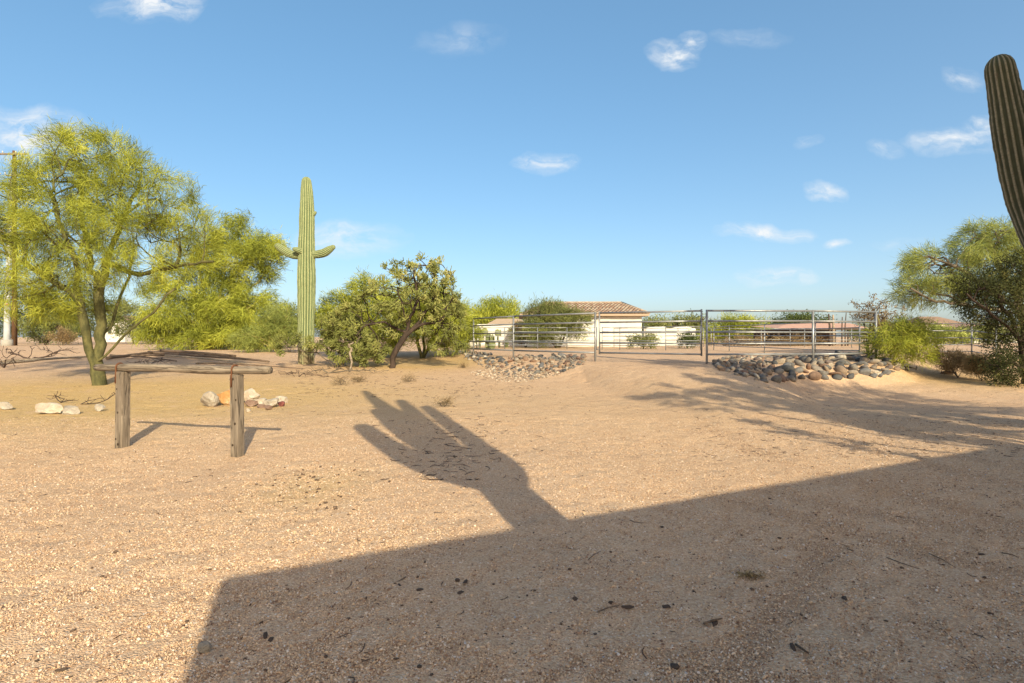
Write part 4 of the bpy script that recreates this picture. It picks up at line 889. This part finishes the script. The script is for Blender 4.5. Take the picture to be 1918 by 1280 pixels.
# prickly pear clumps inside the round pen
def pear(px, Y, s, label, seed):
    r_ = np.random.RandomState(seed); b = on(px, Y); o = thing('prickly_pear', b, label, 'cactus', 'prickly pears in the round pen')
    V0, F0 = ICO2
    for i in range(11):
        lv = i // 4; a = r_.rand() * 3.14; sz = s * r_.uniform(.16, .22)
        V = V0 * np.array([sz * .8, sz * .16, sz]); c_, s_ = math.cos(a), math.sin(a); V = V @ np.array([[c_, s_, 0], [-s_, c_, 0], [0, 0, 1]])
        mb = MB(); mb.add(V + np.array([r_.normal() * s * .28, r_.normal() * s * .2, sz * .85 + lv * s * .28]), F0, r_.rand()); build(mb, 'pad', MAT['pear'], o, tint=True)
pear(905, 40, 1.6, 'prickly pear clump nearest the left end of the round pen', 1); pear(935, 42, 1.5, 'paler prickly pear clump beside the plain white garden wall', 2)

# ------------------------------------------------------------------ dead wood on the ground
rs = np.random.RandomState(77)
def pole(p0, p1, r0, r1, m, label, name='fallen_pole', cat='dead wood', group='dead poles lying behind the hitching rail'):
    a, b_ = gp(*p0), gp(*p1); n = 14; mb = MB(); pth = []
    for i in range(n):
        s_ = i / (n - 1); p = a.lerp(b_, s_); z = tz(p.x, p.y); pth.append(Vector((p.x + rs.normal() * .02, p.y + rs.normal() * .05, z + r0 + .03 + .05 * math.sin(s_ * 3.1))) - a)
    mb.tube(pth, np.linspace(r0, r1, n), 6); return tag(build(mb, name, m, None, a), label, cat, group)
pl = [((-30, 692), (168, 672), .07, .05, 'pale_dead', 'bleached pole running in from the left edge to the palo verde trunk'), ((-20, 683), (150, 674), .05, .04, 'pale_dead', 'thin bleached pole above the longer pole at the left edge'),
      ((200, 676), (300, 662), .09, .06, 'dead_wood', 'thick dark pole starting at the palo verde trunk'), ((205, 672), (420, 668), .07, .04, 'dead_wood', 'long dark pole behind the hitching beam'),
      ((280, 664), (505, 683), .09, .05, 'dead_wood', 'long dead saguaro rib ending right of the hitching beam'), ((290, 668), (480, 689), .06, .03, 'pale_dead', 'pale dead rib along the lower side of the pole heap'),
      ((300, 661), (440, 672), .10, .07, 'dead_wood', 'thickest dead log on top of the pole heap'), ((210, 668), (330, 680), .05, .03, 'dead_wood', 'short dark rib crossing under the hitching beam'),
      ((370, 684), (570, 694), .04, .02, 'dead_wood', 'thin dark rib lying towards the saguaro foot')]
for p0, p1, a_, b_, m_, lab in pl: pole(p0, p1, a_ * .9, b_ * .9, MAT[m_], lab)
def dead_branch(px, py, env_px, n, m, label, seed, root_r=.03, dd=.5, name='dead_branch', stems=3, tip=.005):
    r_ = np.random.RandomState(seed); b = gp(px, py); env = [E(a, c, b.y, w, h, dd, 1) for a, c, w, h in env_px]
    lm = [[tuple(b), tuple(np.array(tuple(b)) * .5 + np.array(env[i % len(env)][:3]) * .5 + r_.normal(size=3) * .05), env[i % len(env)][:3]] for i in range(stems)]
    tubes, _, _ = grow(r_, lm, env, n, .15, root_r, tip, .6, .12); base = np.array(tuple(b))
    return tag(link(name, wood_mesh(name, tubes, base, 6), m, None, tuple(b)), label, 'dead wood', 'dead branches in the yard')
dead_branch(52, 672, [(60, 655, 55, 16), (110, 658, 40, 12), (15, 660, 35, 14)], 60, MAT['dark_twig'], 'dark dead branch with many forks at the left edge', 1, .05, .8)
dead_branch(8, 690, [(10, 676, 40, 18), (-20, 660, 30, 25)], 30, MAT['dark_twig'], 'bare dark branch reaching in from the left edge', 2, .035)
dead_branch(115, 755, [(105, 742, 26, 11), (130, 750, 30, 6)], 40, MAT['dark_twig'], 'small dark twiggy branch above the low white rock', 3, .012, .3, tip=.003)
dead_branch(150, 758, [(180, 748, 30, 5), (215, 738, 22, 4)], 18, MAT['dark_twig'], 'long thin dead twig lying left of the left hitching post', 4, .012, .3, tip=.003)
dead_branch(275, 690, [(262, 678, 30, 12), (300, 676, 25, 10)], 50, MAT['dark_twig'], 'twiggy dead brush above the middle of the hitching beam', 5, .02, .5)
dead_branch(615, 700, [(640, 690, 60, 9), (690, 694, 40, 6), (590, 694, 35, 8)], 60, MAT['grey_bark'], 'tangle of grey dead branches below the tree cholla', 6, .03, .7)
dead_branch(655, 697, [(655, 660, 6, 28), (664, 640, 8, 20)], 8, MAT['pale_dead'], 'upright bleached dead stem left of the tree cholla', 7, .04, .15, stems=1, tip=.015)
dead_branch(560, 706, [(545, 698, 40, 7), (600, 704, 45, 5)], 45, MAT['dark_twig'], 'dark fallen twigs right of the hitching beam end', 8, .016, .6)
dead_branch(1700, 694, [(1690, 688, 36, 6)], 18, MAT['grey_bark'], 'grey driftwood branch past the boulder bank', 9, .05, .4)
for i, (px, py, w, lab) in enumerate(((640, 722, 34, 'dry grey bush tuft just above the saguaro shadow tip'), (672, 716, 20, 'small dry tuft right of the grey bush tuft'), (832, 762, 26, 'lone dry weed right of the shadow fingers'), (765, 716, 22, 'dry weed below the tree cholla trunk'), (868, 690, 14, 'small green weed at the left end of the cobbles'))):
    shrubby('dry_weed', 60 + i, px, py, [(px, py - w * .28, w * .65, w * .28, 1)], 40, 380, 'strand', (.04, .13), (.003, .006), MAT['grey_bark'], MAT['dry_leaf'], lab, 'weed', stems=6, dd=.3, root_r=.008, tip_r=.003, jitter=.04, seg=.1, up=.5, group='dry weeds on the dirt')

# ------------------------------------------------------------------ gravel, twigs and clods on the yard
rs = np.random.RandomState(31)
PM = []
for i in range(4):
    V, Fc = lump(rs, ICO1, .15, (1, .8, .6)); mb = MB(); mb.add(V, Fc); o = bpy.data.meshes.new('gravel_grain'); o.from_pydata((np.concatenate(mb.v)).tolist(), [], mb.f); o.materials.append(MAT['pebble']); PM.append(o)
N = 460000
yy = 1.9 + 8.5 * rs.rand(N) ** 2.1; xx = (rs.rand(N) * 2 - 1) * (yy * .93 + .8)
keep = rs.rand(N) < .5 + .9 * (vnoise(xx * .9 + 5, yy * .9) + .2) + .25 * np.clip(xx / 3, 0, 1)
xx, yy = xx[keep], yy[keep]; zz = terrain(xx, yy); rr = np.exp(rs.normal(-5.62, .36, len(xx)))
pm = bpy.data.meshes.new('gravel'); pm.vertices.add(len(xx)); pm.vertices.foreach_set('co', np.stack([xx, yy, zz + rr * .25], 1).astype(np.float32).ravel())
a_ = pm.attributes.new('size', 'FLOAT', 'POINT'); a_.data.foreach_set('value', rr.astype(np.float32))
a_ = pm.attributes.new('turn', 'FLOAT_VECTOR', 'POINT'); a_.data.foreach_set('vector', (rs.rand(len(xx), 3) * np.array([.8, .8, 6.28])).astype(np.float32).ravel())
gr = link('gravel', pm, MAT['pebble']); tag(gr, 'loose pinkish tan gravel grains over the foreground dirt', 'gravel', kind='stuff')
gn = bpy.data.node_groups.new('scatter', 'GeometryNodeTree'); gn.interface.new_socket('Geometry', in_out='INPUT', socket_type='NodeSocketGeometry'); gn.interface.new_socket('Geometry', in_out='OUTPUT', socket_type='NodeSocketGeometry')
gi, go_ = gn.nodes.new('NodeGroupInput'), gn.nodes.new('NodeGroupOutput'); iop = gn.nodes.new('GeometryNodeInstanceOnPoints')
m2p = gn.nodes.new('GeometryNodeMeshToPoints'); gn.links.new(gi.outputs[0], m2p.inputs[0])
grain_o = []
isph = gn.nodes.new('GeometryNodeMeshIcoSphere'); isph.inputs['Radius'].default_value = 1; isph.inputs['Subdivisions'].default_value = 1
trf = gn.nodes.new('GeometryNodeTransform'); gn.links.new(isph.outputs[0], trf.inputs[0]); trf.inputs['Scale'].default_value = (1.15, .85, .65)
smt = gn.nodes.new('GeometryNodeSetMaterial'); smt.inputs['Material'].default_value = MAT['pebble']; gn.links.new(trf.outputs[0], smt.inputs[0])
na = gn.nodes.new('GeometryNodeInputNamedAttribute'); na.data_type = 'FLOAT'; na.inputs[0].default_value = 'size'
nb = gn.nodes.new('GeometryNodeInputNamedAttribute'); nb.data_type = 'FLOAT_VECTOR'; nb.inputs[0].default_value = 'turn'
gn.links.new(m2p.outputs[0], iop.inputs['Points']); gn.links.new(smt.outputs[0], iop.inputs['Instance']); gn.links.new(na.outputs[0], iop.inputs['Scale'])
e2r = gn.nodes.new('FunctionNodeEulerToRotation'); gn.links.new(nb.outputs[0], e2r.inputs[0]); gn.links.new(e2r.outputs[0], iop.inputs['Rotation'])
gn.links.new(iop.outputs[0], go_.inputs[0]); md = gr.modifiers.new('scatter', 'NODES'); md.node_group = gn
for o in PM: bpy.data.meshes.remove(o)

mb = MB()                                                        # twig litter
def twig(x, y, ln, r):
    a = rs.rand() * 6.28; k = rs.normal() * .5; p = []
    for i in range(4):
        s_ = i / 3 - .5; xa = x + math.cos(a + k * s_) * ln * s_; ya = y + math.sin(a + k * s_) * ln * s_; p.append((xa, ya, tz(xa, ya) + r * 1.2 + rs.rand() * .008))
    mb.tube(p, [r, r, r * .8, r * .5], 3, cap=False)
for k in range(900):
    y = 2.0 + 19 * rs.rand() ** 1.25; x = (rs.rand() * 2 - 1) * (y * .95 + .5)
    if vnoise(np.array(x * .5 + 40), np.array(y * .5)) < -.12 and rs.rand() < .7: continue
    twig(x, y, .02 + .10 * rs.rand() ** 2.5, rs.uniform(.0012, .0028) * (1 + y * .05))
for k in range(500):                                             # thicker litter under the trees and inside the cactus shadow
    px, py = (rs.uniform(560, 1000), rs.uniform(690, 745)) if k % 3 else (rs.normal(850, 60), rs.normal(835, 40))
    g = gp(px, min(py, 900)); twig(g.x, g.y, rs.uniform(.04, .18), rs.uniform(.003, .005))
for k in range(500):
    px, py = rs.uniform(1300, 1918), 690 + 170 * rs.rand() ** .6; g = gp(px, py); twig(g.x, g.y, rs.uniform(.03, .12), rs.uniform(.002, .004))
tag(build(mb, 'twig_litter', MAT['dark_twig']), 'scattered dark twigs littering the dirt yard', 'twigs', kind='stuff')
mb = MB()                                                        # dark chips and small stones
for k in range(1300):
    y = 2.1 + 12 * rs.rand() ** 1.5; x = (rs.rand() * 2 - 1) * (y * .95 + .4); r = .004 + .009 * rs.rand() ** 3; V, Fc = ICO1
    mb.add(V * r * rs.uniform(.5, 1.5, 3) * np.array([1, 1, .6]) + np.array([x, y, tz(x, y) + r * .3]), Fc)
for k in range(70):
    g = gp(rs.normal(590, 45), rs.normal(912, 28)); r = rs.uniform(.008, .02); V, Fc = ICO1
    mb.add(V * r * rs.uniform(.6, 1.4, 3) * np.array([1, 1, .6]) + np.array([g.x, g.y, g.z + r * .3]), Fc)
tag(build(mb, 'debris', mat_plain('dark_chips', (.13, .085, .06), .5, 30)), 'small dark chips strewn over the gravel', 'debris', kind='stuff')
cl = [(749, 1099, 13), (784, 1108, 16), (857, 1089, 20), (872, 1092, 14), (864, 1113, 12), (1001, 1108, 10), (1078, 1123, 14), (1145, 1130, 14), (1172, 1140, 16), (1250, 1140, 14), (744, 1236, 12), (785, 1252, 13), (489, 1170, 10), (497, 1196, 14), (508, 1200, 12), (1582, 1122, 18), (1240, 990, 9),
      (1300, 1110, 10), (1487, 1221, 16), (1840, 1042, 9), (1340, 1168, 22), (1265, 1255, 22), (70, 1240, 14), (110, 1262, 16)]
clm = []
for i in range(5):
    V, Fc = lump(rs, ICO2, .3, (1, .7, .55), 3); mb = MB(); mb.add(V, Fc); q_ = mb.mesh('dark_clod', False); q_.materials.append(MAT['clod']); clm.append(q_)
for i, (px, py, w) in enumerate(cl):
    g = gp(px, py); o = link('dark_clod', clm[i % 5], None, None, g + Vector((0, 0, .004))); s_ = w * g.y / F / 2; o.scale = (s_ * 1.0, s_ * .95, s_ * .75); o.rotation_euler = (0, 0, rs.rand() * 6.28)
    tag(o, 'small dark dried clod lying on the foreground gravel', 'clod', 'dark dried clods on the foreground gravel')

b = gp(1405, 1082); o = thing('dry_leaf_clump', b, 'small brown clump of dry leaves lying in the shade right of centre', 'leaves')
rsl = np.random.RandomState(4); n_ = 260; Bp = np.array(tuple(b)) + rsl.normal(size=(n_, 3)) * np.array([.045, .03, .006]) + np.array([0, 0, .012])
V, Fc, t_ = leaves(rsl, Bp, rsl.normal(size=(n_, 3)) * np.array([1, 1, .35]), rsl.uniform(.012, .03, n_), rsl.uniform(.004, .009, n_), rsl.rand(n_))
link('dry_leaves', tri_mesh('dry_leaves', V - np.array(tuple(b)), Fc, t_), MAT['dry_leaf'], o)
for i, (p0, p1, r_) in enumerate((((1118, 1150), (1160, 1138), .004), ((1490, 1212), (1515, 1228), .006), ((1318, 1172), (1352, 1162), .006), ((1876, 1038), (1908, 1048), .004), ((1740, 1040), (1790, 1066), .003), ((1660, 1046), (1722, 1068), .003), ((1102, 1052), (1125, 1036), .003), ((760, 1085), (745, 1092), .004))):
    a_, b_ = gp(*p0), gp(*p1); mb = MB(); m_ = a_.lerp(b_, .5) + Vector((rsl.normal() * .01, rsl.normal() * .012, .004)); up_ = Vector((0, 0, r_ + .004))
    mb.tube([Vector((0, 0, 0)) + up_, m_ - a_ + up_, b_ - a_ + up_], [r_, r_, r_ * .6], 5)
    tag(build(mb, 'dead_stick', MAT['dead_wood'], None, a_), 'thin dead stick lying on the shaded foreground gravel', 'stick', 'dead sticks on the foreground gravel')
